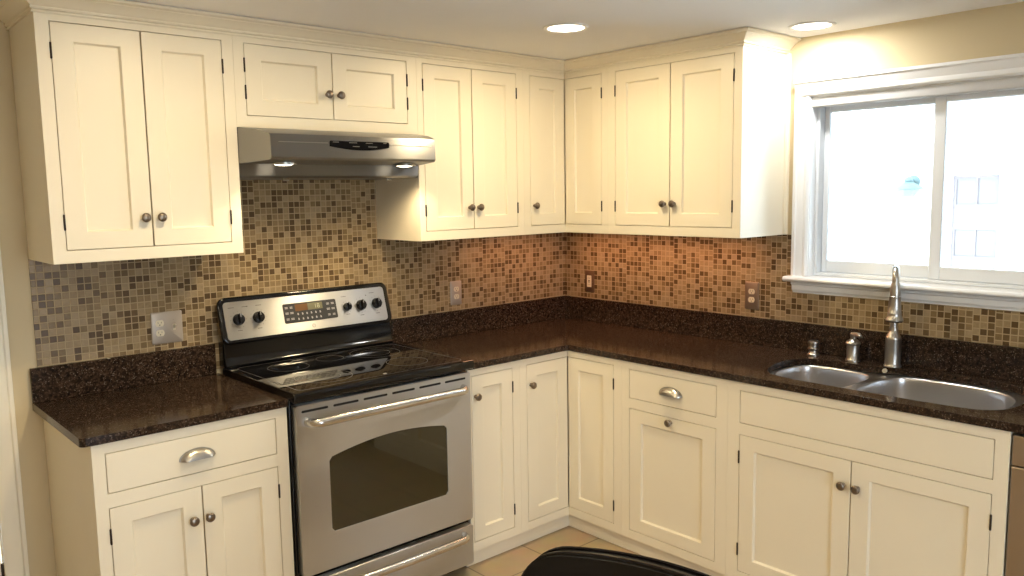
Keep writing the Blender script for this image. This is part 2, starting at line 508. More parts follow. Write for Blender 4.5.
# ------------------------------------------------------------------ measured sizes
DU, DB, DC = .3616, .6224, .634     # depths: wall cabinets, base cabinets, counter
UB, UT = 1.4344, ZC - .001
DT, DBT = 2.2112, 1.4765            # wall cabinet doors: top, bottom
CT, CB = .914, .886
BZ0 = .060                          # underside of the base cabinet frames
PB, PT, LT, W1, W2_ = .1003, .8545, .6716, .8502, .7175

# ------------------------------------------------------------------ room shell
def slab(name, *b, mat=WALLP):
    bm = bmesh.new(); box(bm, *b); return struct(obj(name, bm, mat, None, smooth=False))
XL, YF = -5.2, -5.4
slab('floor', XL - .15, .15, YF - .15, .15, FL - .1, FL, mat=FLOORM)
slab('ceiling', XL - .15, .15, YF - .15, .15, ZC, ZC + .12, mat=CEILP)
# wall behind the range, with a doorway to the left of the cabinets
DWR, DWL = -2.902, -3.72
bm = bmesh.new(); box(bm, DWR, .15, 0, .15, FL, ZC); box(bm, XL - .15, DWL, 0, .15, FL, ZC); box(bm, DWL, DWR, 0, .15, 2.03, ZC)
struct(obj('wall_back', bm, WALLP, smooth=False))
# window wall with its opening
WY0, WY1, WZ0, WZ1 = -1.512, -2.530, 1.251, 2.035
bm = bmesh.new()
box(bm, 0, .15, WY0, .0, FL, ZC); box(bm, 0, .15, YF - .15, WY1, FL, ZC)
box(bm, 0, .15, WY1, WY0, FL, WZ0 - .024); box(bm, 0, .15, WY1, WY0, WZ1, ZC)
struct(obj('wall_right', bm, WALLP, smooth=False))
# left wall plain; front wall has an unseen sliding glass door added for daylight
slab('wall_left', XL - .15, XL, YF - .15, 0, FL, ZC)
PX0, PX1, PZ1 = -3.3, -1.9, 2.06
bm = bmesh.new()
box(bm, XL, PX0, YF - .15, YF, FL, ZC); box(bm, PX1, 0, YF - .15, YF, FL, ZC); box(bm, PX0, PX1, YF - .15, YF, PZ1, ZC)
struct(obj('wall_front', bm, WALLP, smooth=False))
bm = bmesh.new()
for a, b, c, d in ((PX0 - .07, PX0, FL, PZ1 + .07), (PX1, PX1 + .07, FL, PZ1 + .07), (PX0, PX1, PZ1, PZ1 + .07)):
    box(bm, a, b, YF, YF + .02, c, d)
for a, b, c, d in ((PX0, PX0 + .06, FL, PZ1), (PX1 - .06, PX1, FL, PZ1), ((PX0 + PX1) / 2 - .05, (PX0 + PX1) / 2 + .05, FL, PZ1), (PX0 + .06, PX1 - .06, PZ1 - .06, PZ1), (PX0 + .06, PX1 - .06, FL, FL + .09)):
    box(bm, a, b, YF - .10, YF - .04, c, d)
struct(obj('added_daylight_door', bm, TRIM, smooth=False))

# door casing and door slab at the far left
bm = bmesh.new()
prof = [(0, 0), (0, .016), (.012, .020), (.055, .020), (.062, .013), (.075, .013), (.075, 0)]
prism(bm, [(DWR + p, -q) for p, q in prof], lambda p, q, a: (p, q, a), FL, 2.03)
prism(bm, [(DWL - p, -q) for p, q in prof], lambda p, q, a: (p, q, a), FL, 2.03)
prism(bm, [(2.03 + p, -q) for p, q in prof], lambda p, q, a: (a, q, p), DWL - .075, DWR + .075)
struct(obj('trim_1', bm, CREAM, bevel=.001))
bm = bmesh.new()
dw = DWR - .006 - (DWL + .006)
def panel_door(bm, x0, x1, z0, z1, y):
    framed(bm, 'A', x0, x1, z0, z1, [(x0 + .11, (x0 + x1) / 2 - .05, z0 + .22, z0 + .85), ((x0 + x1) / 2 + .05, x1 - .11, z0 + .22, z0 + .85),
           (x0 + .11, (x0 + x1) / 2 - .05, z0 + 1.0, z1 - .13), ((x0 + x1) / 2 + .05, x1 - .11, z0 + 1.0, z1 - .13)], -y - .035, -y)
    box(bm, x0 + .1, x1 - .1, y + .012, y + .026, z0 + .2, z1 - .1)
panel_door(bm, DWL + .006, DWR - .006, FL + .008, 2.024, .012)
dr = struct(obj('door_1', bm, CREAM, bevel=.002))
for z in (.30, 1.75):
    hardware('hinge', HINGE, 'A', DWR - .004, -.008, z, dr).scale = (1.4, 1.6, 1.4)
bm = bmesh.new()
lathe(bm, [(.028, 0), (.026, .006), (.011, .010), (.010, .03), (.022, .04), (.027, .052), (.022, .064), (0, .068)], Matrix.Translation((DWL + .07, .012, .95)) @ Matrix.Rotation(PI / 2, 4, 'X'))
obj('door_knob', bm, PEWTER, dr)
# plain baseboards where walls are bare
def base_strip(name, pts0, pts1, horizontal):
    pass
bm = bmesh.new(); prism(bm, [(0, FL), (-.014, FL), (-.014, FL + .09), (-.006, FL + .11), (0, FL + .11)], lambda p, q, a: (p, q and a or a, q) if False else (p, a, q), YF, -2.62)
struct(obj('baseboard_right', bm, TRIM, bevel=.001))

# ------------------------------------------------------------------ mosaic tile
bm = bmesh.new()
box(bm, -2.7431, -2.0999, -.0064, -.0004, 1.0415, UB - .0005); box(bm, -2.0999, -1.2797, -.0064, -.0004, .93, 1.90); box(bm, -1.2797, -.0068, -.0064, -.0004, 1.0415, UB - .0005)
tag(obj('tile_backsplash', bm, TILEA, smooth=False), 'mosaic tile backsplash of tan and brown glass behind the range', 'backsplash', 'glass mosaic backsplashes')
bm = bmesh.new()
box(bm, -.0064, -.0004, -1.4450, -.0004, 1.0415, UB - .0005); box(bm, -.0064, -.0004, -3.0, -1.4450, 1.0415, 1.1725)
tag(obj('tile_backsplash', bm, TILEB, smooth=False), 'mosaic tile backsplash of tan and brown glass along the window wall', 'backsplash', 'glass mosaic backsplashes')

# ------------------------------------------------------------------ wall cabinets
def midpoint(u0, u1): return (u0 + u1) / 2
def pair_cabinet(name, label, wall, u0, u1, z0, z1, doors, dface, cat='cabinet', group=None, dback=.007, kz=None, hz=(), dz0=None, dz1=None, rev=None):
    t = thing(name, label, cat, W(wall, (u0 + u1) / 2, dface / 2, z0), group)
    a, b, c = doors
    carcass(wall, u0, u1, z0, z1, dback, dface, [(a, c, dz0, dz1)], t)
    s = 1 if c > a else -1
    door(wall, a, b, dz0, dz1, dface, t, (b - s * .027, kz), hz, a)
    door(wall, b, c, dz0, dz1, dface, t, (b + s * .027, kz), hz, c)
    return t
G = 'cream wall cabinets'
t = pair_cabinet('wall_cabinet', 'tall cream two-door wall cabinet left of the range hood', 'A', -2.7431, -2.0997, UB, UT, (-2.7014, -2.4232, -2.1412), DU, group=G, kz=1.578, dz0=DBT, dz1=DT)
pair_cabinet('wall_cabinet', 'short cream two-door wall cabinet directly above the range hood', 'A', -2.0995, -1.2798, 1.902, UT, (-2.0582, -1.6912, -1.3299), DU, group=G, kz=2.044, hz=(2.131, 2.032), dz0=1.9454, dz1=DT)
pair_cabinet('wall_cabinet', 'cream two-door wall cabinet right of the range hood', 'A', -1.2796, -.6504, UB, UT, (-1.2479, -.9707, -.6943), DU, group=G, kz=1.578, dz0=DBT, dz1=DT)
t = pair_cabinet('wall_cabinet', 'cream two-door wall cabinet beside the window', 'B', -.6574, -1.3966, UB, UT, (-.701, -1.0255, -1.3555), DU, group=G, kz=1.581, dz0=DBT, dz1=DT)
bm = bmesh.new(); box(bm, -.020, 0, -1.4145, -1.3967, UB, 2.235)
obj('scribe_strip', bm, CREAM, t, bevel=.003)

def corner_cabinet(name, label, ua, ub, dface, z0, z1, oa, ob, dz0, dz1, group, knob, hz_side, hoff, dback=.007):
    t = thing(name, label, 'cabinet', (-dface / 2, -dface / 2, z0), group)
    d = dface - .0205
    bm = bmesh.new()
    L = [(ua, -dback), (-dback, -dback), (-dback, ub), (-d, ub), (-d, -d), (ua, -d)]
    th = .016
    prism(bm, L, lambda p, q, a: (p, q, a), z0, z0 + th); prism(bm, L, lambda p, q, a: (p, q, a), z1 - th, z1)
    box(bm, ua, ua + th, -d, -dback, z0 + th, z1 - th); box(bm, -d, -dback, ub, ub + th, z0 + th, z1 - th)
    box(bm, ua + th, -dback, -dback - .006, -dback, z0 + th, z1 - th); box(bm, -dback - .006, -dback, ub + th, -dback - .006, z0 + th, z1 - th)
    obj('body', bm, CREAM, t)
    bm = bmesh.new()
    framed(bm, 'A', ua, -dface, z0, z1, [(oa, -dface + .0004, dz0, dz1)] if False else [], dface, dface) if False else None
    # frame: stile, and rails that meet in the corner
    for wall, u, o in (('A', ua, oa), ('B', ub, ob)):
        wbox(bm, wall, u, o, d, dface, z0, z1)
        wbox(bm, wall, o, -dface if wall == 'B' else -d, d, dface, z0, dz0); wbox(bm, wall, o, -dface if wall == 'B' else -d, d, dface, dz1, z1)
    obj('face_frame', bm, CREAM, t, bevel=.0008)
    door('A', oa, -dface - .0005, dz0, dz1, dface, t, knob)
    door('B', -dface - .0005, ob, dz0, dz1, dface, t, None, (), hz_side, hoff)
    return t
corner_cabinet('corner_wall_cabinet', 'cream corner wall cabinet with a folding door pair in the room corner', -.6502, -.6572, DU, UB, UT, -.6068, -.6138, DBT, DT, G, (-.582, 1.577), -.6138, .093)

# crown moulding round the tops of the wall cabinets
cz = 2.238
# profile: (out from face, z)
cp = [(.0005, cz - .006), (.007, cz - .006), (.008, cz - .002), (.004, cz), (.004, cz + .003), (.010, cz + .005), (.012, cz + .010), (.009, cz + .012), (.009, cz + .014), (.018, cz + .020), (.030, cz + .032), (.042, cz + .039), (.043, cz + .042), (.050, cz + .043), (.057, cz + .047), (.059, cz + .051), (.059, ZC - .0028), (.0005, ZC - .0028)]
path_fn = []
# plan path (outer faces) with outward unit offsets: left return, front A, corner, front B, right return
stations = [((-2.7431, -.0), (-1, 0)), ((-2.7431, -DU), (-1, -1)), ((-DU, -DU), (-1, -1)), ((-DU, -1.3966), (-1, -1)), ((-.0, -1.3966), (0, -1))]
bm = bmesh.new(); rings = []
for (px, py), (ox, oy) in stations:
    rings.append([bm.verts.new((px + ox * o, py + oy * o, z)) for o, z in cp])
for a, b in zip(rings, rings[1:]):
    n = len(cp)
    for i in range(n): bm.faces.new([a[i], a[(i + 1) % n], b[(i + 1) % n], b[i]])
bm.faces.new(rings[0]); bm.faces.new(rings[-1])
struct(obj('trim_2', bm, CREAM))

# ------------------------------------------------------------------ base cabinets
GB = 'cream base cabinets'
TOE = .587
def toe(wall, u0, u1, parent):
    bm = bmesh.new(); wbox(bm, wall, min(u0, u1), max(u0, u1), TOE - .016, TOE, FL + .001, BZ0)
    return obj('toe_board', bm, CREAM, parent)
# left of the range
t = thing('base_cabinet', 'cream base cabinet with one drawer over two doors left of the range', 'cabinet', (-2.41, -.3, BZ0), GB)
carcass('A', -2.740, -2.085, BZ0, CB - .0005, .007, DB, [(-2.7016, -2.1292, W2_, W1), (-2.7016, -2.1292, PB, LT)], t)
drawer('A', -2.7016, -2.1292, W2_, W1, DB, t)
door('A', -2.7016, -2.4063, PB, LT, DB, t, (-2.445, .560), (), -2.7016)
door('A', -2.4063, -2.1292, PB, LT, DB, t, (-2.391, .560), (), -2.1292)
toe('A', -2.740, -2.085, t)
bm = bmesh.new(); box(bm, -2.740, -2.724, -TOE + .016, -.007, FL + .001, BZ0); obj('end_foot', bm, CREAM, t)
# narrow one right of the range
t = thing('base_cabinet', 'narrow cream base cabinet with a single door right of the range', 'cabinet', (-1.09, -.3, BZ0), GB)
carcass('A', -1.2415, -.9382, BZ0, CB - .0005, .007, DB, [(-1.2231, -.9813, PB, PT)], t)
door('A', -1.2231, -.9813, PB, PT, DB, t, (-1.199, .761), (), -.9813, .088)
toe('A', -1.2415, -.9382, t)
# corner
t = corner_cabinet('corner_base_cabinet', 'cream corner base cabinet with a folding door pair where the counter turns', -.9380, -.9600, DB, BZ0, CB - .0005, -.8941, -.9143, PB, PT, GB, (-.868, .756), -.9143, .088)
toe('A', -.9380, -TOE, t); toe('B', -TOE, -.9600, t)
# drawer over tilt-out front
t = thing('base_cabinet', 'cream base cabinet with a cup-pull drawer above one tilt-out door', 'cabinet', (-.3, -1.24, BZ0), GB)
carcass('B', -.9602, -1.5189, BZ0, CB - .0005, .007, DB, [(-1.0064, -1.4647, W2_, W1), (-1.0064, -1.4647, PB, LT)], t)
drawer('B', -1.0064, -1.4647, W2_, W1, DB, t)
door('B', -1.0064, -1.4647, PB, LT, DB, t, (-1.2355, .651))
toe('B', -.9602, -1.5189, t)
# sink base (its top is open for the bowls)
t = thing('sink_base_cabinet', 'wide cream sink base cabinet with two doors under a plain false drawer front', 'cabinet', (-.3, -2.02, BZ0), GB)
carcass('B', -1.5191, -2.5288, BZ0, CB - .0005, .007, DB, [(-1.5728, -2.4864, W2_, W1), (-1.5728, -2.4864, PB, LT)], t, top=False)
drawer('B', -1.5728, -2.4864, W2_, W1, DB, t, 'false_front', False)
door('B', -1.5728, -2.0307, PB, LT, DB, t, (-2.0037, .576), (), -1.5728)
door('B', -2.0307, -2.4864, PB, LT, DB, t, (-2.0577, .576), (), -2.4864)
toe('B', -1.5191, -2.5288, t)

# appliance beside the sink cabinet and the panel that closes the run
t = thing('dishwasher', 'brownish steel dishwasher under the counter right of the sink cabinet', 'dishwasher', (-.31, -2.832, FL))
bm = bmesh.new(); box(bm, -.575, -.03, -3.128, -2.536, .085, .872)
for y in (-3.10, -2.58):
    for x in (-.54, -.10): box(bm, x, x + .03, y, y + .03, FL + .0005, .085)
obj('body', bm, BLACK, t)
bm = bmesh.new(); box(bm, -.622, -.5755, -3.128, -2.534, .10, .775); obj('door', bm, DSTEEL, t, bevel=.004)
bm = bmesh.new(); box(bm, -.622, -.5755, -3.128, -2.534, .778, .874); obj('control_strip', bm, DSTEEL, t, bevel=.004)
bm = bmesh.new(); tube(bm, [(-.621, -2.60, .73), (-.655, -2.605, .73), (-.660, -2.83, .73), (-.655, -3.055, .73), (-.621, -3.06, .73)], .009, 12); obj('handle', bm, HANDLE, t)
bm = bmesh.new(); box(bm, -.560, -.545, -3.128, -2.536, FL + .001, .083); obj('kick_plate', bm, SATIN, t)
bm = bmesh.new(); box(bm, -.6224, -.007, -3.152, -3.132, FL + .001, CB - .0005)
tag(obj('end_panel', bm, CREAM, None, bevel=.001, origin=(-.31, -3.142, FL)), 'cream panel closing the end of the counter run past the dishwasher', 'cabinet panel')

# ------------------------------------------------------------------ countertops
def arc(cx, cy, r, a0, a1, n=6):
    return [(cx + r * math.cos(math.radians(a0 + (a1 - a0) * i / n)), cy + r * math.sin(math.radians(a0 + (a1 - a0) * i / n))) for i in range(n + 1)]
XA = -2.0835
t = thing('countertop', 'short brown granite countertop left of the range', 'countertop', (-2.42, -.3, CB), 'brown granite countertops')
bm = bmesh.new()
plate_with_holes(bm, [(-2.771, -.0065), (-2.771, -DC + .02)] + arc(-2.751, -DC + .02, .02, 180, 270)[1:] + [(XA, -DC), (XA, -.0065)], [], CB, CT)
obj('slab', bm, GRAN, t, bevel=.004, segs=3)
bm = bmesh.new(); box(bm, -2.771, XA - .012, -.024, -.0065, CT, 1.041)
obj('upstand', bm, GRAN, t, bevel=.002)
CUT = catmull([(-.475, -1.605), (-.40, -1.575), (-.30, -1.562), (-.20, -1.578), (-.145, -1.63), (-.128, -1.74), (-.126, -1.84), (-.106, -1.91), (-.085, -2.00), (-.074, -2.10), (-.072, -2.22), (-.082, -2.34), (-.125, -2.43), (-.22, -2.478), (-.36, -2.484), (-.48, -2.462), (-.540, -2.39), (-.553, -2.25), (-.555, -2.10), (-.555, -1.95), (-.55, -1.76), (-.53, -1.66)], 4)
YE = -3.165
t = thing('countertop', 'long brown granite countertop turning the corner and holding the sink', 'countertop', (-.3, -1.2, CB), 'brown granite countertops')
bm = bmesh.new()
XB = -1.2385
ri = arc(-DC - .015, -DC - .015, .015, 0, 90)
plate_with_holes(bm, [(XB, -.0065), (-.0065, -.0065), (-.0065, YE), (-DC, YE), ] + [(-DC, -DC - .015)] + ri[1:-1] + [(-DC - .015, -DC), (XB, -DC)], [CUT], CB, CT)
obj('slab', bm, GRAN, t, bevel=.004, segs=3)
bm = bmesh.new()
prism(bm, [(XB + .015, -.0065), (-.0065, -.0065), (-.0065, YE), (-.024, YE), (-.024, -.024), (XB + .015, -.024)], lambda p, q, a: (p, q, a), CT, 1.041)
obj('upstand', bm, GRAN, t, bevel=.002)

bm = bmesh.new()
lathe(bm, [(.0105, 0), (.0105, .0015), (.009, .003), (.006, .0022), (.005, .0035), (0, .004)], Matrix.Translation((-.1055, -1.915, CT - .0145)) @ Matrix.Rotation(math.radians(-72), 4, 'Y'), 20)
o = obj('round_cap', bm, NICKEL, t); o['label'] = 'small round nickel cap'

# ------------------------------------------------------------------ sink
t = thing('sink', 'double-bowl stainless steel sink set under the granite counter below the window', 'sink', (-.33, -2.0, CB - .0015))
B1 = catmull([(-.42, -1.600), (-.33, -1.575), (-.22, -1.580), (-.155, -1.620), (-.138, -1.70), (-.140, -1.80), (-.165, -1.875), (-.23, -1.905), (-.33, -1.908), (-.45, -1.895), (-.525, -1.84), (-.535, -1.75), (-.51, -1.655)], 4)
B2 = catmull([(-.42, -1.945), (-.30, -1.940), (-.20, -1.945), (-.115, -1.985), (-.092, -2.07), (-.088, -2.18), (-.098, -2.29), (-.14, -2.38), (-.23, -2.425), (-.36, -2.435), (-.47, -2.42), (-.53, -2.36), (-.545, -2.25), (-.545, -2.10), (-.52, -1.985)], 4)
zr = CB - .0015
def grow(lp, k, c=None):
    cx = sum(p[0] for p in lp) / len(lp); cy = sum(p[1] for p in lp) / len(lp)
    return [(cx + (p[0] - cx) * k, cy + (p[1] - cy) * k) for p in lp]
bm = bmesh.new()
flange = rounded_rect(-.575, -.060, -2.500, -1.545, .06, 8)
plate_with_holes(bm, flange, [B1, B2], zr - .0015, zr)
obj('rim', bm, STEEL2, t)
for lp, dep, dc in ((B1, .175, (-.33, -1.745)), (B2, .215, (-.31, -2.19))):
    bm = bmesh.new(); rings = []
    for k, z in ((1.0, zr), (.992, zr - .006), (.985, zr - .03), (.955, zr - dep * .72), (.93, zr - dep * .88), (.88, zr - dep * .96), (.80, zr - dep * .99), (.4, zr - dep * 1.0), (.12, zr - dep * 1.005)):
        g = grow(lp, k)
        rings.append([bm.verts.new((p[0], p[1], z)) for p in g])
    for a, b in zip(rings, rings[1:]):
        n = len(a)
        for i in range(n): bm.faces.new([a[i], a[(i + 1) % n], b[(i + 1) % n], b[i]])
    bm.faces.new(rings[-1])
    bowl = obj('bowl', bm, STEEL2, t)
    so = bowl.modifiers.new('wall', 'SOLIDIFY'); so.thickness = .0012; so.offset = 0
    cx = sum(p[0] for p in lp) / len(lp); cy = sum(p[1] for p in lp) / len(lp)
    bm = bmesh.new()
    lathe(bm, [(.043, .0005), (.043, .003), (.036, .0035), (.034, .001), (.012, -.0005 + .0015), (.010, .012), (.004, .014), (0, .0145)], Matrix.Translation((cx, cy, zr - dep * 1.005 + .0008)))
    obj('drain', bm, NICKEL, bowl)

# ------------------------------------------------------------------ faucet and its companions
fx, fy = -.070, -1.930
t = thing('faucet', 'brushed nickel pull-down faucet standing behind the sink under the window', 'faucet', (fx, fy, CT + .0008))
T = Matrix.Translation((fx, fy, CT + .0008))
bm = bmesh.new()
lathe(bm, [(.034, 0), (.034, .004), (.0315, .008), (.0300, .012), (.0300, .06), (.0300, .112), (.0305, .116), (.0285, .123), (.0235, .132), (.0185, .143), (.0165, .149), (.0165, .160)], T, 32)
obj('body', bm, NICKEL, t)
dv = Vector((-.92, -.39, 0)).normalized()
O = Vector((fx, fy, CT + .0008))
bm = bmesh.new()
R_ = .045
path = [O + Vector((0, 0, z)) for z in (.15, .22, .30, .35)]
for i in range(1, 13):
    a = PI * i / 12
    path.append(O + dv * (R_ - R_ * math.cos(a)) + Vector((0, 0, .36 + R_ * math.sin(a))))
path.append(O + dv * 2 * R_ + Vector((0, 0, .345)))
tube(bm, path, .0135, 16)
obj('spout', bm, NICKEL, t)
bm = bmesh.new()
T2 = Matrix.Translation(O + dv * 2 * R_)
lathe(bm, [(.0, .195), (.019, .195), (.0285, .197), (.0325, .2015)], T2, 32, 1)
lathe(bm, [(.0325, .2015), (.0330, .206), (.0300, .212), (.0270, .219), (.0258, .228), (.0262, .230), (.0262, .233), (.0250, .235), (.0232, .262), (.0215, .292), (.0220, .294), (.0220, .298), (.0200, .300), (.0185, .325), (.0165, .345), (.0150, .352), (0, .352)], T2, 32, 0)
obj('spray_head', bm, [NICKEL, SLOT], t)
bm = bmesh.new()
h0 = O + Vector((.024, .0, .075))
lathe(bm, [(.012, -.004), (.012, .007), (.010, .011), (0, .012)], Matrix.Translation(h0) @ Matrix.Rotation(PI / 2, 4, 'Y'), 20)
tube(bm, [h0 + Vector((.004, 0, .004)), h0 + Vector((.006, .002, .016)), h0 + Vector((.006, .004, .042))], [.005, .0045, .004], 12)
obj('lever', bm, NICKEL, t)
# soap dispenser
sx, sy = -.078, -1.768
t = thing('soap_dispenser', 'brushed nickel soap pump on the counter just left of the faucet', 'soap dispenser', (sx, sy, CT + .0008))
T = Matrix.Translation((sx, sy, CT + .0008))
bm = bmesh.new()
lathe(bm, [(.030, 0), (.030, .005), (.028, .010), (.0255, .014), (.025, .068), (.029, .072), (.030, .077), (.027, .083), (.017, .090), (.012, .094), (.012, .104), (0, .104)], T, 28)
obj('body', bm, NICKEL, t)
bm = bmesh.new()
lathe(bm, [(0, .100), (.0105, .100), (.0135, .106), (.0135, .116), (.010, .121), (0, .122)], T, 24)
S0 = Vector((sx, sy, CT + .112))
tube(bm, [S0, S0 + Vector((-.012, -.016, .004)), S0 + Vector((-.024, -.034, .006)), S0 + Vector((-.031, -.044, .000))], [.0115, .0108, .0095, .0085], 14)
obj('pump_spout', bm, NICKEL, t)
# air gap
ax, ay = -.070, -1.588
t = thing('air_gap', 'short nickel air-gap cap on the counter left of the soap pump', 'air gap cap', (ax, ay, CT + .0008))
bm = bmesh.new()
lathe(bm, [(.027, 0), (.027, .004), (.022, .008), (.0190, .014), (.0185, .020), (.021, .024)], Matrix.Translation((ax, ay, CT + .0008)), 28)
obj('base', bm, NICKEL, t)
bm = bmesh.new()
lathe(bm, [(.0215, .024), (.0245, .0265), (.0245, .032), (.0215, .034), (.0215, .050), (.0245, .052), (.0240, .060), (.019, .063), (0, .064)], Matrix.Translation((ax, ay, CT + .0008)), 28)
obj('cap', bm, NICKEL, t)
# ------------------------------------------------------------------ range
RX0, RX1 = -2.0785, -1.2545
rc = (RX0 + RX1) / 2
YD = -.665          # oven door face
t = thing('range', 'freestanding stainless and black electric range between the counters', 'range', (rc, -.33, FL))
bm = bmesh.new()
box(bm, RX0, RX1, -.625, -.03, .06, .905)
for x in (RX0 + .05, RX1 - .09):
    for y in (-.58, -.12): box(bm, x, x + .04, y, y + .04, FL + .0005, .06)
obj('body', bm, BLACK, t, bevel=.003)
# cooktop
bm = bmesh.new()
prof = [(-.678, .902), (-.684, .912), (-.684, .930), (-.678, .938), (-.668, .941), (-.085, .941), (-.05, .941), (-.05, .9055), (-.66, .9055)]
prism(bm, prof, lambda p, q, a: (a, p, q), RX0 - .004, RX1 + .004)
ck = obj('cooktop', bm, BGLASS, t, bevel=.004, segs=3)
for (bx, by, br) in ((RX0 + .215, -.50, .112), (RX0 + .200, -.235, .085), (RX1 - .215, -.50, .088), (RX1 - .205, -.235, .112), (rc, -.20, .06)):
    bm = bmesh.new()
    n = 64
    def ringv(r): return [bm.verts.new((bx + r * math.cos(2 * PI * i / n), by + r * math.sin(2 * PI * i / n), .9413)) for i in range(n)]
    for r0 in ((br, br * .60) if br > .1 else (br,)):
        a, b = ringv(r0), ringv(r0 - .0022)
        ca, cb_ = [bm.verts.new(v.co - Vector((0, 0, .0006))) for v in a], [bm.verts.new(v.co - Vector((0, 0, .0006))) for v in b]
        for i in range(n):
            j = (i + 1) % n
            bm.faces.new([a[i], a[j], b[j], b[i]]); bm.faces.new([a[i], a[j], ca[j], ca[i]]); bm.faces.new([b[i], b[j], cb_[j], cb_[i]])
    obj('burner_ring', bm, RINGM, ck)
bm = bmesh.new()
pts = rounded_rect(RX0 + .03, RX1 - .03, -.655, -.10, .03, 6); inn = rounded_rect(RX0 + .0325, RX1 - .0325, -.6525, -.1025, .028, 6)
plate_with_holes(bm, pts, [inn], .9408, .9414)
obj('edge_line', bm, RINGM, ck)
bm = bmesh.new(); prism(bm, rounded_rect(rc - .008, rc + .008, -.64, -.627, .004, 4), lambda p, q, a: (p, q, a), .9409, .9415)
obj('emblem', bm, LEGEND, ck)
# backguard
bm = bmesh.new()
prof = [(-.0075, .9415), (-.080, .9415), (-.083, .950), (-.075, .962), (-.067, .985), (-.063, 1.045), (-.0075, 1.045)]
prism(bm, prof, lambda p, q, a: (a, p, q), RX0 + .002, RX1 - .004)
obj('backguard_riser', bm, BLACK, t, bevel=.004, segs=3)
# console: a leaning fascia with rounded ends
def con(p, q, a):      # p along x, q up the fascia, a out from it
    base = Vector((p, -.088, 1.040))
    up = Vector((0, .27, .963)).normalized(); outd = Vector((0, -.963, .27)).normalized()
    v = base + up * q + outd * a
    return (v.x, v.y, v.z)
CH = .198
bm = bmesh.new()
prism(bm, rounded_rect(RX0 - .006, RX1 - .004, 0, CH, .035, 8), con, -.020, 0)
cons = obj('control_console', bm, BLACK, t, bevel=.008, segs=4)
bm = bmesh.new()
prism(bm, [(-.0075, 1.046), (-.062, 1.046), (-.016, 1.215), (-.0075, 1.215)], lambda p, q, a: (a, p, q), RX0 + .02, RX1 - .03)
obj('console_back', bm, BLACK, cons, bevel=.003)
bm = bmesh.new()
prism(bm, rounded_rect(RX0 + .014, RX1 - .030, .016, CH - .022, .016, 6), con, -.002, .0022)
fas = obj('fascia', bm, STEEL, cons, bevel=.001)
fas['label'] = 'stainless control fascia'
def con_knob(x, q, r):
    bm = bmesh.new()
    M = Matrix.Translation(con(x, q, .0022)) @ Matrix.Rotation(math.radians(90 - 15.7), 4, 'X')
    lathe(bm, [(r * 1.0, 0), (r * 1.0, .004), (r * .94, .008), (r * .86, .018), (r * .80, .020), (0, .020)], M, 32)
    # finger bar across the knob
    for v in box(bm, -r * .20, r * .20, -r * .9, r * .9, .018, .030): v.co = M @ v.co
    k = obj('control_knob', bm, BLACK, cons, bevel=.0015)
    bm = bmesh.new()
    for v in box(bm, -.0012, .0012, r * .25, r * .88, .0295, .0305): v.co = M @ v.co
    obj('pointer', bm, LEGEND, k)
    # printed scale round the knob
    bm = bmesh.new()
    for i in range(11):
        a = math.radians(-60 + 300 * i / 10 - 60 + 30)
        px, pq = x + math.cos(a) * r * 1.38, q + math.sin(a) * r * 1.38
        prism(bm, [(px - .0012, pq - .0012), (px + .0012, pq - .0012), (px + .0012, pq + .0012), (px - .0012, pq + .0012)], con, .0021, .0024)
    prism(bm, [(x - .010, q - r * 1.9), (x + .010, q - r * 1.9), (x + .010, q - r * 1.9 + .003), (x - .010, q - r * 1.9 + .003)], con, .0021, .0024)
    o = obj('scale_marks', bm, LEGENDD, cons)
q0 = .098
for x, r in ((-2.007, .0250), (-1.920, .0250), (-1.492, .0190), (-1.419, .0250), (-1.335, .0250)): con_knob(x, q0 + .001, r)
bm = bmesh.new()
for x0, q in ((-2.045, .150), (-1.985, .150), (-1.925, .150), (-1.515, .146), (-1.365, .150)):
    prism(bm, [(x0, q), (x0 + .026, q), (x0 + .026, q + .0025), (x0, q + .0025)], con, .0021, .0024)
for x0, q in ((-1.963, .151), (-1.384, .142)):
    prism(bm, [(x0 + .003 * math.cos(i), q + .003 * math.sin(i)) for i in [2 * PI * k / 12 for k in range(12)]], con, .0021, .0026)
obj('lettering', bm, LEGENDD, cons)
kp0, kp1, kq0, kq1 = -1.805, -1.546, .056, .142
bm = bmesh.new(); prism(bm, rounded_rect(kp0, kp1, kq0, kq1, .007, 5), con, .002, .0035)
kp = obj('keypad', bm, KEYPAD, cons); kp['label'] = 'dark grey oven keypad'
bm = bmesh.new(); prism(bm, [(-1.748, .106), (-1.688, .106), (-1.688, .136), (-1.748, .136)], con, .0034, .0038)
obj('amber_display', bm, LCD_A, kp)
bm = bmesh.new(); prism(bm, [(-1.687, .106), (-1.615, .106), (-1.615, .136), (-1.687, .136)], con, .0034, .0038)
obj('clock_display', bm, LCD_G, kp)
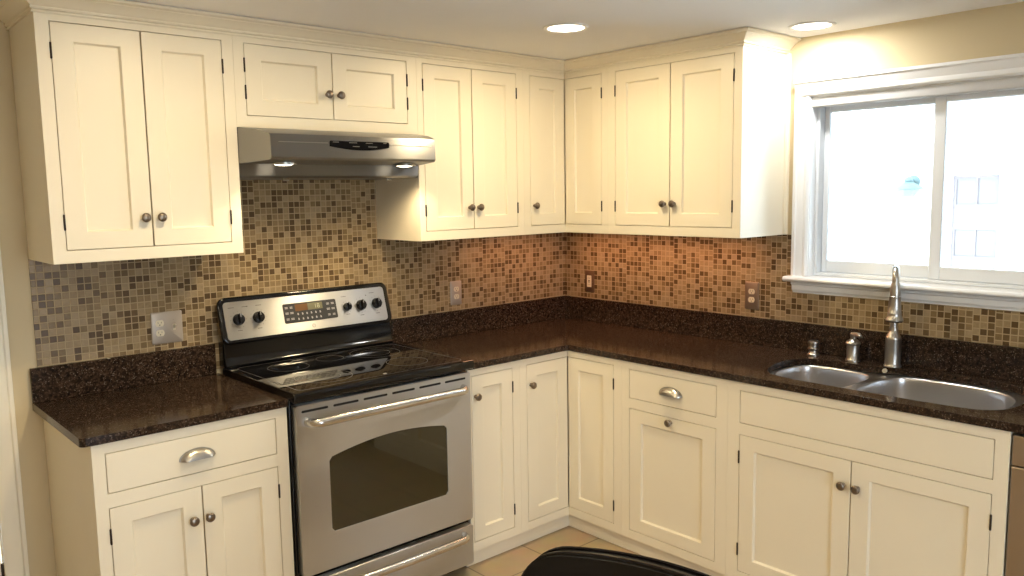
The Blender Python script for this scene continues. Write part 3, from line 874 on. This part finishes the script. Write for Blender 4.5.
# clock digits
SEG = {'0': 'abcdef', '1': 'bc', '5': 'acdfg', '8': 'abcdefg'}
bm = bmesh.new()
def seg(x, q, w, h, s):
    L = .0016
    d = {'a': (x, q + h - L, w, L), 'g': (x, q + h / 2 - L / 2, w, L), 'd': (x, q, w, L), 'f': (x, q + h / 2, L, h / 2), 'e': (x, q, L, h / 2), 'b': (x + w - L, q + h / 2, L, h / 2), 'c': (x + w - L, q, L, h / 2)}[s]
    prism(bm, [(d[0], d[1]), (d[0] + d[2], d[1]), (d[0] + d[2], d[1] + d[3]), (d[0], d[1] + d[3])], con, .0037, .0040)
for x, ch in ((-1.658, '1'), (-1.640, '8')):
    for s in SEG[ch]: seg(x, .112, .010, .018, s)
obj('clock_digits', bm, LCD_D, kp)
bm = bmesh.new()
rnd = random.Random(3)
for cx in (-1.789, -1.766, -1.588, -1.564):
    for cq in (.070, .096, .120):
        w = rnd.uniform(.012, .017)
        for k in range(2): prism(bm, [(cx - w / 2, cq + k * .005), (cx + w / 2, cq + k * .005), (cx + w / 2, cq + k * .005 + .003), (cx - w / 2, cq + k * .005 + .003)], con, .0034, .0039)
for cx in [-1.738 + .0215 * i for i in range(6)]:
    for cq in (.066, .088):
        prism(bm, [(cx - .003, cq), (cx + .003, cq), (cx + .004, cq + .004), (cx + .001, cq + .010), (cx - .003, cq + .009)], con, .0034, .0039)
obj('key_lettering', bm, LEGEND, kp)
bm = bmesh.new(); n = 32
def em(r0, r1):
    A = [(-1.672 + r0 * math.cos(2 * PI * i / n), .034 + r0 * math.sin(2 * PI * i / n)) for i in range(n)]
    Bq = [(-1.672 + r1 * math.cos(2 * PI * i / n), .034 + r1 * math.sin(2 * PI * i / n)) for i in range(n)]
    va = [bm.verts.new(con(*p, .0028)) for p in A]; vb = [bm.verts.new(con(*p, .0028)) for p in Bq]
    for i in range(n): bm.faces.new([va[i], va[(i + 1) % n], vb[(i + 1) % n], vb[i]])
em(.0085, .0068)
# cursive curl inside the roundel
for c0 in (-.0026, .0026):
    tube(bm, [con(-1.672 + c0 + .0024 * math.cos(a), .034 + .0034 * math.sin(a), .0028) for a in [k * .5 for k in range(11)]], .0004, 6)
obj('emblem', bm, LEGENDD, cons)

# oven door
DT0, DT1 = .238, .888
bm = bmesh.new()
def dpos(p, q, a): return (p, YD - a, q)
WL, WR = -1.944, -1.392
warch = [(WL, .395), (WL + .012, .381), (WR - .012, .381), (WR, .395), (WR, .668), (WR - .012, .682)]
for i in range(1, 16):
    s = i / 16
    warch.append((WR - .012 - (WR - WL - .024) * s, .682 - .010 * s + .030 * math.sin(PI * s) ** .9))
warch += [(WL + .012, .672), (WL, .658)]
# door skin with the window cut out: drawn flat then stood up
def stand(bm, y1, y0):
    for v in bm.verts:
        x, q, a = v.co; v.co = (x, y1 if a > .5 else y0, q)
outer = rounded_rect(RX0 + .008, RX1 - .008, DT0, DT1, .010, 4)
plate_with_holes(bm, outer, [warch], 0, 1)
stand(bm, YD, -.628)
dr = obj('oven_door', bm, STEEL, t, bevel=.003)
dr['label'] = 'stainless oven door'
bm = bmesh.new(); prism(bm, [((WL + WR) / 2 + (x - (WL + WR) / 2) * .998, q) for x, q in warch], lambda p, q, a: (p, a, q), YD + .003, YD + .010)
wn = obj('oven_window', bm, OVENGLASS, dr); wn['label'] = 'dark arched oven window'
bm = bmesh.new()
for i in range(6):
    x0 = RX0 + .030 + i * .1305
    prism(bm, rounded_rect(x0, x0 + .108, .8600, .8690, .004, 4), dpos, -.001, .0006)
obj('vent_slot', bm, GAPM, dr)
def bar(parent, xa, xb, z, dep, bow=.004):
    bm = bmesh.new()
    path = []
    n = 8
    y = YD
    for i in range(n + 1):
        a = (PI / 2) * i / n
        path.append((xa + .040 * (1 - math.cos(a)), y - dep * math.sin(a), z))
    for i in range(1, 12):
        s = i / 12
        path.append((xa + .040 + (xb - xa - .08) * s, y - dep - .012 * math.sin(PI * s), z + bow * math.sin(PI * s)))
    for i in range(n + 1):
        a = (PI / 2) * (1 - i / n)
        path.append((xb - .040 * (1 - math.cos(a)), y - dep * math.sin(a), z))
    tube(bm, path, .0150, 16)
    for v in bm.verts: v.co.z = z + (v.co.z - z) * 1.12
    h = obj('handle', bm, HANDLE, parent); h['label'] = 'bowed stainless bar handle'
    return h
bar(dr, RX0 + .052, RX1 - .048, .824, .045)
bm = bmesh.new()
prism(bm, rounded_rect(RX0 + .008, RX1 - .008, .035, .212, .010, 4), lambda p, q, a: (p, a, q), YD, -.628)
dw_ = obj('warming_drawer', bm, STEEL, t, bevel=.003); dw_['label'] = 'stainless storage drawer'
bar(dw_, RX0 + .060, RX1 - .060, .176, .042)

# ------------------------------------------------------------------ range hood
HX0, HX1 = -2.0985, -1.2808
t = thing('range_hood', 'stainless under-cabinet range hood with two lit lamps above the range', 'range hood', ((HX0 + HX1) / 2, -.25, 1.715))
bm = bmesh.new()
def sect(x, ins):
    """cross-section at x; ins pulls the front in at the ends"""
    yf = -.545
    return None
bk = -.0065
# plan of the visor front: full width at the cabinet line, a little narrower at the lip
T0, T1, Z_T, Z_L, Z_B, Z_U = HX0, HX1, 1.9015, 1.868, 1.776, 1.715
fl, fr, yf = -2.056, -1.322, -.540
ym = -.3640
def V(x, y, z): return bm.verts.new((x, y, z))
def quad(*v): bm.faces.new(v)
a0, a1 = V(HX0, bk, Z_T), V(HX1, bk, Z_T)
b0, b1 = V(HX0, ym, Z_T), V(HX1, ym, Z_T)
nlip = 5
rows = []
for (y, z, k) in ((ym, Z_T, 0.0), (-.470, 1.888, .55), (-.520, 1.876, .86), (-.536, 1.870, .97), (yf, Z_L - .008, 1.0), (yf - .002, Z_B + .010, 1.0), (yf + .004, Z_B + .002, .98), (yf + .012, Z_B, .95), (ym + .004, 1.768, 0.0)):
    xl = HX0 + (fl - HX0) * k; xr = HX1 + (fr - HX1) * k
    rows.append((V(xl, y, z), V(xr, y, z)))
for (p, q), (r, s) in zip(rows, rows[1:]): quad(p, q, s, r)
c0, c1 = V(HX0, ym + .006, Z_U + .008), V(HX1, ym + .006, Z_U + .008)
d0, d1 = V(HX0, ym + .016, Z_U), V(HX1, ym + .016, Z_U)
e0, e1 = V(HX0, bk, Z_U), V(HX1, bk, Z_U)
quad(a0, a1, rows[0][1], rows[0][0]); quad(rows[-1][0], rows[-1][1], c1, c0); quad(c0, c1, d1, d0); quad(d0, d1, e1, e0); quad(e0, e1, a1, a0)
for sd, HX, aa, cc, dd, ee in ((0, HX0, a0, c0, d0, e0), (1, HX1, a1, c1, d1, e1)):
    line = [rows[0][sd]] + [V(HX, ym + .001, r[0].co.z) for r in rows[1:-1]] + [rows[-1][sd]]
    for k in range(len(rows) - 1):
        vs_ = []
        for q in (line[k], line[k + 1], rows[k + 1][sd], rows[k][sd]):
            if q not in vs_: vs_.append(q)
        if len(vs_) > 2: bm.faces.new(vs_)
    bm.faces.new([aa] + line + [cc, dd, ee])
bmesh.ops.delete(bm, geom=[b0, b1], context='VERTS')
hd = obj('shell', bm, HSTEEL, t)
bm = bmesh.new()
pts = [(-1.818, .0085), (-1.814, .0125), (-1.556, .0125), (-1.552, .0085), (-1.552, -.009)]
for i in range(1, 12):
    s = i / 12; pts.append((-1.552 - .266 * s, -.009 - .0130 * math.sin(PI * s)))
pts.append((-1.818, -.009))
prism(bm, [(x, 1.838 + q) for x, q in pts], lambda p, q, a: (p, a, q), yf - .005, yf + .004)
cpn = obj('control_panel', bm, SATIN, t, bevel=.001); cpn['label'] = 'black slider control panel'
bm = bmesh.new()
for x0, x1, q in ((-1.806, -1.780, 1.8455), (-1.735, -1.700, 1.8445), (-1.660, -1.630, 1.8445), (-1.580, -1.566, 1.8455), (-1.72, -1.69, 1.8305), (-1.65, -1.61, 1.8305)):
    box(bm, x0, x1, yf - .0056, yf - .0048, q - .0012, q + .0012)
obj('lettering', bm, LEGENDD, cpn)
for x0, x1 in ((fl + .03, -1.826), (-1.544, fr - .02)):
    bm = bmesh.new(); box(bm, x0, x1, yf - .0030, yf + .001, 1.8395, 1.8425); obj('pinstripe', bm, STEEL, t)
for lx in (-1.958, -1.408):
    bm = bmesh.new()
    lathe(bm, [(.046, -.004), (.046, .001), (.038, .003), (.038, .006)], Matrix.Translation((lx, -.440, 1.7665)) @ Matrix.Rotation(math.radians(2.6), 4, 'X'), 28)
    bz = obj('lamp_bezel', bm, NICKEL, t)
    bm = bmesh.new(); lathe(bm, [(.0, -.009), (.02, -.008), (.034, -.0045), (.036, -.002), (0, -.001)], Matrix.Translation((lx, -.440, 1.7665)), 24)
    obj('lamp_lens', bm, HLENS, bz)
for lx in (-1.90, -1.42):
    bm = bmesh.new(); tube(bm, [(lx - .012, -.335, 1.7145), (lx - .012, -.335, 1.706), (lx + .012, -.335, 1.706), (lx + .012, -.335, 1.7145)], .003, 8)
    obj('filter_latch', bm, NICKEL, t)

# ------------------------------------------------------------------ wall plates
def outlet_face(bm, wall, u, z, mi):
    # a rounded receptacle face with its slots
    s = 1 if wall == 'A' else -1
    pts = [(.0165 * math.cos(a), max(-.0125, min(.0125, .0165 * math.sin(a)))) for a in [2 * PI * i / 28 for i in range(28)]]
    prism(bm, [(u + p, z + q) for p, q in pts], lambda p, q, a: W(wall, p, a, q), .0105, .0132, mi)
    for du, dz, w, h in ((-.0063, .003, .0016, .0080), (.0063, .003, .0016, .0066)):
        wbox(bm, wall, u + s * du - w / 2, u + s * du + w / 2, .0125, .01335, z + dz - h / 2, z + dz + h / 2, mi + 1)
    prism(bm, [(u + .0024 * math.cos(2 * PI * i / 10), z - .0065 + .0024 * math.sin(2 * PI * i / 10)) for i in range(10)], lambda p, q, a: W(wall, p, a, q), .0125, .01335, mi + 1)
def plate(wall, u, z, w, h, mat, label, kinds, name='outlet'):
    t = thing(name, label, 'outlet', W(wall, u, .006, z - h / 2), 'electrical plates on the tile')
    bm = bmesh.new()
    pts0 = rounded_rect(u - w / 2, u + w / 2, z - h / 2, z + h / 2, .005, 4)
    pts1 = rounded_rect(u - w / 2 + .005, u + w / 2 - .005, z - h / 2 + .005, z + h / 2 - .005, .004, 4)
    A = [bm.verts.new(W(wall, p, .0062, q)) for p, q in pts0]; Bv = [bm.verts.new(W(wall, p, .0088, q)) for p, q in pts0]; Cv = [bm.verts.new(W(wall, p, .0118, q)) for p, q in pts1]
    n = len(A)
    for a, b in ((A, Bv), (Bv, Cv)):
        for i in range(n): bm.faces.new([a[i], a[(i + 1) % n], b[(i + 1) % n], b[i]])
    bm.faces.new(A); bm.faces.new(Cv)
    obj('cover_plate', bm, mat, t)
    for k, du in kinds:
        s = 1 if wall == 'A' else -1
        uu = u + s * du
        if k == 'duplex':
            for dz in (.0195, -.0195):
                bm = bmesh.new(); outlet_face(bm, wall, uu, z + dz, 0); obj('receptacle', bm, [IVORY, SLOT], t)
        elif k == 'toggle':
            bm = bmesh.new(); wbox(bm, wall, uu - .005, uu + .005, .0115, .0127, z - .012, z + .012)
            prism(bm, [(.0125, -.004), (.0125, .005), (.026, .014), (.028, .009)], lambda p, q, a: W(wall, a, p, z + q), uu - .0035, uu + .0035)
            obj('toggle_switch', bm, IVORY, t, bevel=.0006)
        elif k == 'decora':
            bm = bmesh.new(); wbox(bm, wall, uu - .0165, uu + .0165, .0115, .0135, z - .033, z + .033)
            q = obj('receptacle_face', bm, IVORY, t, bevel=.001)
            bm = bmesh.new()
            for dz in (.018, -.018):
                for d2 in (-.006, .006): wbox(bm, wall, uu + d2 - .001, uu + d2 + .001, .0134, .0138, z + dz - .004, z + dz + .004)
            for dz in (-.004, .004): wbox(bm, wall, uu - .006, uu + .006, .0134, .0142, z + dz - .002, z + dz + .002)
            obj('slots', bm, SLOT, q)
    for k, du in kinds:
        for dz in ((0,) if k == 'duplex' else (.030, -.030) if k == 'toggle' else (.046, -.046)):
            s = 1 if wall == 'A' else -1
            bm = bmesh.new()
            lathe(bm, [(.003, .0115), (.003, .0125), (.002, .0130), (0, .0130)], Matrix(((1, 0, 0, u + s * du), (0, 0, -1, 0), (0, 1, 0, z + dz), (0, 0, 0, 1))) if wall == 'A' else Matrix(((0, 0, -1, 0), (1, 0, 0, u + s * du), (0, 1, 0, z + dz), (0, 0, 0, 1))), 12)
            obj('screw', bm, mat, t)
    return t
plate('A', -2.279, 1.131, .122, .127, PLATE, 'double-width wall plate with outlet and toggle switch left of the range', [('duplex', -.029), ('toggle', .026)])
plate('A', -.815, 1.132, .072, .124, PLATE, 'single grey outlet plate on the tile right of the range', [('duplex', 0)])
plate('B', -.204, 1.138, .070, .122, PLATEB, 'bronze outlet plate with a rectangular ivory insert near the tile corner', [('decora', 0)])
plate('B', -1.241, 1.142, .074, .130, PLATEC, 'taupe duplex outlet plate on the tile left of the window', [('duplex', 0)])

# ------------------------------------------------------------------ window
win = bpy.data.objects.new('window_1', None); COL.objects.link(win); win.location = (0, (WY0 + WY1) / 2, WZ0); win['kind'] = 'structure'
CO0, CO1, CTZ = -1.446, -2.608, 2.110      # casing outer edges, top
SZ = 1.250                                   # stool top
# casing profile: (inwards from the outer edge, thickness)
cpf = [(0, 0), (0, .026), (.014, .028), (.019, .022), (.026, .020), (.042, .017), (.046, .014), (.052, .018), (.060, .018), (.068, .010), (.068, 0)]
bm = bmesh.new()
prism(bm, cpf, lambda p, q, a: (-q, CO0 - p, a), SZ, CTZ - .0)
obj('side_casing', bm, TRIM, win)
bm = bmesh.new()
prism(bm, cpf, lambda p, q, a: (-q, CO1 + p, a), SZ, CTZ - .0)
obj('side_casing', bm, TRIM, win)
bm = bmesh.new()
hpf = [(0, 0), (0, .034), (.012, .038), (.018, .030), (.034, .026), (.048, .020), (.056, .023), (.066, .023), (.074, .014), (.074, 0)]
prism(bm, hpf, lambda p, q, a: (-q - .0004, a, CTZ - p), CO1, CO0)
obj('head_casing', bm, TRIM, win)
# jambs lining the opening
bm = bmesh.new()
box(bm, .0, .15, WY0 - .004, WY0 + .002, WZ0, WZ1); box(bm, .0, .15, WY1 - .002, WY1 + .004, WZ0, WZ1)
box(bm, .0, .15, WY1, WY0, WZ1 - .004, WZ1 + .002); box(bm, .0, .15, WY1, WY0, WZ0 - .0235, WZ0)
obj('jamb', bm, TRIM, win)
bm = bmesh.new()
prism(bm, [(-.0003, SZ - .022), (-.052, SZ - .022), (-.060, SZ - .017), (-.062, SZ - .010), (-.058, SZ - .003), (-.050, SZ), (-.0003, SZ)], lambda p, q, a: (p, a, q), CO1 - .03, CO0 + .022)
obj('stool', bm, TRIM, win, bevel=.002)
bm = bmesh.new()
apf = [(0, SZ - .022), (-.030, SZ - .022), (-.030, SZ - .034), (-.022, SZ - .040), (-.020, SZ - .060), (-.012, SZ - .070), (-.012, 1.176), (0, 1.176)]
prism(bm, apf, lambda p, q, a: (p, a, q), CO1 + .004, CO0 - .004)
obj('apron', bm, TRIM, win)
bm = bmesh.new(); prism(bm, rounded_rect(-.004, .040, 1.990, 2.033, .008, 4), lambda p, q, a: (p, a, q), WY1 + .006, WY0 + .018)
v = obj('shade_headrail', bm, GREYV, win, bevel=.001); v['label'] = 'grey roller shade headrail'
# vinyl frame and two sliding sashes
def rect_frame(bm, x0, x1, ya, yb, z0, z1, w):
    ya, yb = min(ya, yb), max(ya, yb)
    box(bm, x0, x1, ya, ya + w, z0, z1); box(bm, x0, x1, yb - w, yb, z0, z1)
    box(bm, x0, x1, ya + w, yb - w, z0, z0 + w); box(bm, x0, x1, ya + w, yb - w, z1 - w, z1)
bm = bmesh.new(); rect_frame(bm, .045, .145, WY0 - .004, WY1 + .004, WZ0 + .001, WZ1 - .004, .014)
obj('vinyl_frame', bm, VINYL, win, bevel=.002)
def sash(x0, x1, ya, yb, w, wb, wt):
    z0, z1 = WZ0 + .016, WZ1 - .019
    bm = bmesh.new()
    box(bm, x0, x1, ya, ya + w, z0, z1); box(bm, x0, x1, yb - w, yb, z0, z1)
    box(bm, x0, x1, ya + w, yb - w, z0, z0 + wb); box(bm, x0, x1, ya + w, yb - w, z1 - wt, z1)
    s_ = obj('sash', bm, VINYL, win, bevel=.003)
    bm = bmesh.new(); xm = (x0 + x1) / 2
    box(bm, xm - .0025, xm + .0025, ya + w - .006, yb - w + .006, z0 + wb - .006, z1 - wt + .006); obj('pane', bm, GLASS, s_)
    return s_
sash(.084, .110, -2.038, WY0 - .020, .024, .052, .046)
sash(.050, .078, WY1 + .020, -2.006, .044, .052, .046)

# ------------------------------------------------------------------ outside
bm = bmesh.new(); box(bm, .16, 30, -30, 16, -.35, -.25); box(bm, -25, .16, -30, YF - .16, -.35, -.25); struct(obj('ground', bm, GRASS, smooth=False))
GX = 8.0
t = thing('garage', 'pale outbuilding with lavender panelled door seen through the window', 'outbuilding', (GX + 1, 1, -.25))
dy0, dy1, dz1 = .225, .775, 1.775
bm = bmesh.new()
framed(bm, 'B', -6.0, 9.0, -.25, 4.2, [(dy0, dy1, -.25, dz1)], -GX - .2, -GX)
obj('wall', bm, EXTW, t, smooth=False)
bm = bmesh.new()
hl = []
for a, b in ((.505, .735), (.262, .480)):
    for c_, d_ in ((1.40, 1.725), (.73, 1.07), (.02, .40)): hl.append((a, b, c_, d_))
framed(bm, 'B', dy0, dy1, -.245, dz1 - .005, hl, -GX - .07, -GX - .03)
gd = obj('panelled_door', bm, EXTD, t, smooth=False)
bm = bmesh.new(); box(bm, GX + .045, GX + .065, dy0 + .02, dy1 - .02, -.23, dz1 - .02); obj('door_panel', bm, EXTD2, gd, smooth=False)
bm = bmesh.new(); prism(bm, [(0, dz1), (-.03, dz1 + .01), (-.09, dz1 + .07), (-.09, dz1 + .09), (0, dz1 + .09)], lambda p, q, a: (GX + p, a, q), dy0 - .06, dy1 + .06)
obj('door_hood', bm, EXTW, t, smooth=False)
bm = bmesh.new()
for k in range(7): box(bm, GX - 1.30 + k * .18, GX - 1.22 + k * .18, -6.0, 1.0, 2.40 + k * .055, 2.45 + k * .055)
obj('eave_boards', bm, EXTD2, t, smooth=False)
lx, ly = GX - .16, 1.27
t = thing('wall_lantern', 'pale blue-green lantern on the outbuilding wall beside its door', 'lantern', (GX, ly, 1.5))
bm = bmesh.new()
lathe(bm, [(.09, 0), (.09, .015), (.03, .025), (.022, .16)], Matrix.Translation((GX, ly, 1.70)) @ Matrix.Rotation(-PI / 2, 4, 'Y'), 20)
lathe(bm, [(0, -.06), (.045, -.03), (.06, 0), (.045, .03), (0, .06)], Matrix.Translation((lx, ly, 1.72)), 16)
obj('bracket', bm, LANT, t)
bm = bmesh.new(); lathe(bm, [(0, .09), (.04, .085), (.09, .06), (.19, .0), (.20, -.015), (.10, -.02), (0, -.02)], Matrix.Translation((lx, ly, 1.62)), 24)
obj('cap', bm, LANT, t)
bm = bmesh.new(); lathe(bm, [(0, -.12), (.08, -.12), (.15, -.02), (0, -.02)], Matrix.Translation((lx, ly, 1.62)), 8)
obj('lantern_glass', bm, LANTG, t)

# ------------------------------------------------------------------ recessed ceiling lights
def downlight(x, y, label, group='recessed ceiling lights'):
    t = thing('downlight', label, 'ceiling light', (x, y, ZC), group)
    bm = bmesh.new()
    lathe(bm, [(.092, -.0005), (.092, -.004), (.084, -.007), (.074, -.0045), (.072, -.0012), (.072, -.0005)], Matrix.Translation((x, y, ZC)), 36)
    obj('trim_ring', bm, TRIM, t)
    bm = bmesh.new(); lathe(bm, [(0, -.0055), (.035, -.005), (.0720, -.0030), (.0720, -.0012), (0, -.0012)], Matrix.Translation((x, y, ZC)), 36)
    obj('lens', bm, LENS, t)
WARM = (1.0, .79, .46)
NEUT = (1.0, .99, .95)
SOFT = (1.0, .86, .62)
def lamp(name, kind, loc, energy, col, size=.05, spot=None, blend=.6, rot=(0, 0, 0)):
    d = bpy.data.lights.new(name, kind); d.energy = energy; d.color = col
    if kind == 'AREA': d.shape = 'DISK'; d.size = size * 2.2
    else: d.shadow_soft_size = size
    if kind == 'SPOT': d.spot_size = math.radians(spot); d.spot_blend = blend
    o = bpy.data.objects.new(name, d); COL.objects.link(o); o.location = loc; o.rotation_euler = rot
    return o
DL = [(-.988, -.985, 'recessed ceiling light over the corner of the kitchen', 12, WARM), (-.217, -1.621, 'recessed ceiling light close to the window wall over the sink', 6.5, NEUT),
      (-2.30, -1.15, 'recessed ceiling light above the range side behind the camera view', 12, WARM), (-2.3, -2.9, 'added ceiling fill light over the middle of the room out of view', 8.5, SOFT),
      (-3.7, -2.2, 'added ceiling fill light over the left of the room out of view', 8.5, SOFT), (-3.7, -4.4, 'added ceiling fill light over the far end of the room out of view', 8.5, SOFT)]  # the SOFT ones are added out of view as fill for the room
for x, y, lab, e, c in DL:
    downlight(x, y, lab)
    lamp('downlight_lamp', 'AREA', (x, y, ZC - .012), e, c)
# hood lamps
for lx in (-1.958, -1.408): lamp('hood_bulb', 'SPOT', (lx, -.440, 1.752), 12, (1, .78, .46), .03, 140, .6)
# under-cabinet pucks
def strip(name, loc, sx, sy, e, col):
    d = bpy.data.lights.new(name, 'AREA'); d.shape = 'RECTANGLE'; d.size = sx; d.size_y = sy; d.energy = e; d.color = col
    o = bpy.data.objects.new(name, d); COL.objects.link(o); o.location = loc
RED = (1, .47, .24)
strip('under_cabinet_strip', (-.17, -.72, UB - .008), .03, 1.1, 3.4, RED)
strip('under_cabinet_strip', (-.52, -.17, UB - .008), .5, .03, 1.1, RED)

# ------------------------------------------------------------------ chair
CHX, CHY = -2.19, -2.36
t = thing('dining_chair', 'black leather chair with rounded back in front of the corner cabinets', 'chair', (-2.40, -2.36, FL))
yaw = math.radians(107.6)   # direction along the back
au = Vector((math.cos(math.radians(-72.4)), math.sin(math.radians(-72.4)), 0))   # along the back, left to right
nf = Vector((au.y, -au.x, 0))  # towards the seat (towards the camera side)
P0 = Vector((-2.262, -2.112, 0))
WB = .50
def back_top(s):
    e = .085
    z = .912 - .012 * abs(2 * s - 1) ** 2
    m = min(s, 1 - s) * WB
    if m < e: z -= e - math.sqrt(max(0, e * e - (e - m) ** 2))
    return z
bm = bmesh.new()
nS, nZ = 40, 10
sv = [0.5 - 0.5 * math.cos(PI * i / nS) for i in range(nS + 1)]
def back_pt(s, k, side):
    zt = back_top(s); z = .42 + (zt - .42) * k
    bow = .045 * (2 * s - 1) ** 2
    lean_ = -.06 * (z - .90)
    th = .022 if k > .97 or s < .01 or s > .99 else .026
    c = P0 + au * (s * WB) + nf * (bow + lean_ + side * th)
    return (c.x, c.y, z)
F_ = [[bm.verts.new(back_pt(s, j / nZ, 1)) for j in range(nZ + 1)] for s in sv]
K_ = [[bm.verts.new(back_pt(s, j / nZ, -1)) for j in range(nZ + 1)] for s in sv]
for i in range(nS):
    for j in range(nZ):
        bm.faces.new([F_[i][j], F_[i + 1][j], F_[i + 1][j + 1], F_[i][j + 1]]); bm.faces.new([K_[i][j], K_[i + 1][j], K_[i + 1][j + 1], K_[i][j + 1]])
    bm.faces.new([F_[i][nZ], F_[i + 1][nZ], K_[i + 1][nZ], K_[i][nZ]]); bm.faces.new([F_[i][0], F_[i + 1][0], K_[i + 1][0], K_[i][0]])
for i in (0, nS):
    for j in range(nZ): bm.faces.new([F_[i][j], F_[i][j + 1], K_[i][j + 1], K_[i][j]])
obj('backrest', bm, LEATHER, t, bevel=.012, segs=4)
bm = bmesh.new()
tube(bm, [Vector(back_pt(s, 1, .55)) + Vector((0, 0, .001)) for s in sv], .0045, 8)
tube(bm, [Vector(back_pt(s, 1, -.75)) + Vector((0, 0, .001)) for s in sv], .0045, 8)
obj('piping', bm, LEATHER, t)
mid = P0 + au * (WB / 2)
bm = bmesh.new()
def sp(a, b): v = mid + au * a + nf * b; return v
prism(bm, rounded_rect(-.22, .22, .03, .46, .05, 6), lambda p, q, a: (*sp(p, q).to_2d(), a), .40, .48)
obj('seat', bm, LEATHER, t, bevel=.02, segs=4)
for a, b in ((-.19, .03), (.19, .03), (-.19, .42), (.19, .42)):
    bm = bmesh.new(); c = sp(a, b)
    A = [bm.verts.new((c.x + dx * .021, c.y + dy * .021, .405)) for dx, dy in ((-1, -1), (1, -1), (1, 1), (-1, 1))]
    k = sp(a * 1.06, b + (-.03 if b < .1 else .0))
    Bv = [bm.verts.new((k.x + dx * .014, k.y + dy * .014, FL + .0005)) for dx, dy in ((-1, -1), (1, -1), (1, 1), (-1, 1))]
    bm.faces.new(A); bm.faces.new(Bv)
    for i in range(4): bm.faces.new([A[i], A[(i + 1) % 4], Bv[(i + 1) % 4], Bv[i]])
    obj('leg', bm, WOODLEG, t, bevel=.003)

# ------------------------------------------------------------------ daylight
w = bpy.data.worlds.new('sky'); scene.world = w; w.use_nodes = True
bg = w.node_tree.nodes['Background']
bg.inputs['Color'].default_value = (.74, .87, 1.0, 1); bg.inputs['Strength'].default_value = 10.5
# light portals at the two openings guide the sky light in
def portal(loc, rot, sx, sy):
    d = bpy.data.lights.new('sky_portal', 'AREA'); d.shape = 'RECTANGLE'; d.size = sx; d.size_y = sy
    d.cycles.is_portal = True
    o = bpy.data.objects.new('sky_portal', d); COL.objects.link(o); o.location = loc; o.rotation_euler = rot
portal((.148, (WY0 + WY1) / 2, (WZ0 + WZ1) / 2), (0, PI / 2, 0), WZ1 - WZ0, WY0 - WY1)
portal(((PX0 + PX1) / 2, YF - .148, (FL + PZ1) / 2), (PI / 2, 0, 0), PX1 - PX0, PZ1 - FL)

# ------------------------------------------------------------------ camera
cam = bpy.data.cameras.new('camera'); co = bpy.data.objects.new('camera', cam); COL.objects.link(co)
Rv = Vector((0.74320042, -0.66887075, -0.01628032)); Uv = Vector((0.0896912, 0.07548614, 0.99310489)); Fv = Vector((0.66302988, 0.73953618, -0.11609315))
m3 = Matrix((Rv, Uv, -Fv)).transposed()
co.matrix_world = Matrix.Translation((-3.39922233, -3.32629144, 1.64271464)) @ m3.to_4x4()
cam.sensor_width = 36; cam.lens = 814.68 / 1024 * 36; cam.clip_start = .02; cam.clip_end = 100
scene.camera = co

vs = scene.view_settings
vs.view_transform = 'Standard'; vs.look = 'None'; vs.gamma = 1; vs.use_curve_mapping = False
vs.exposure = 0.06
c = scene.cycles
c.use_denoising = True
c.max_bounces = 8; c.diffuse_bounces = 5; c.glossy_bounces = 5; c.transparent_max_bounces = 12
c.sample_clamp_indirect = 6; c.caustics_reflective = False; c.caustics_refractive = False
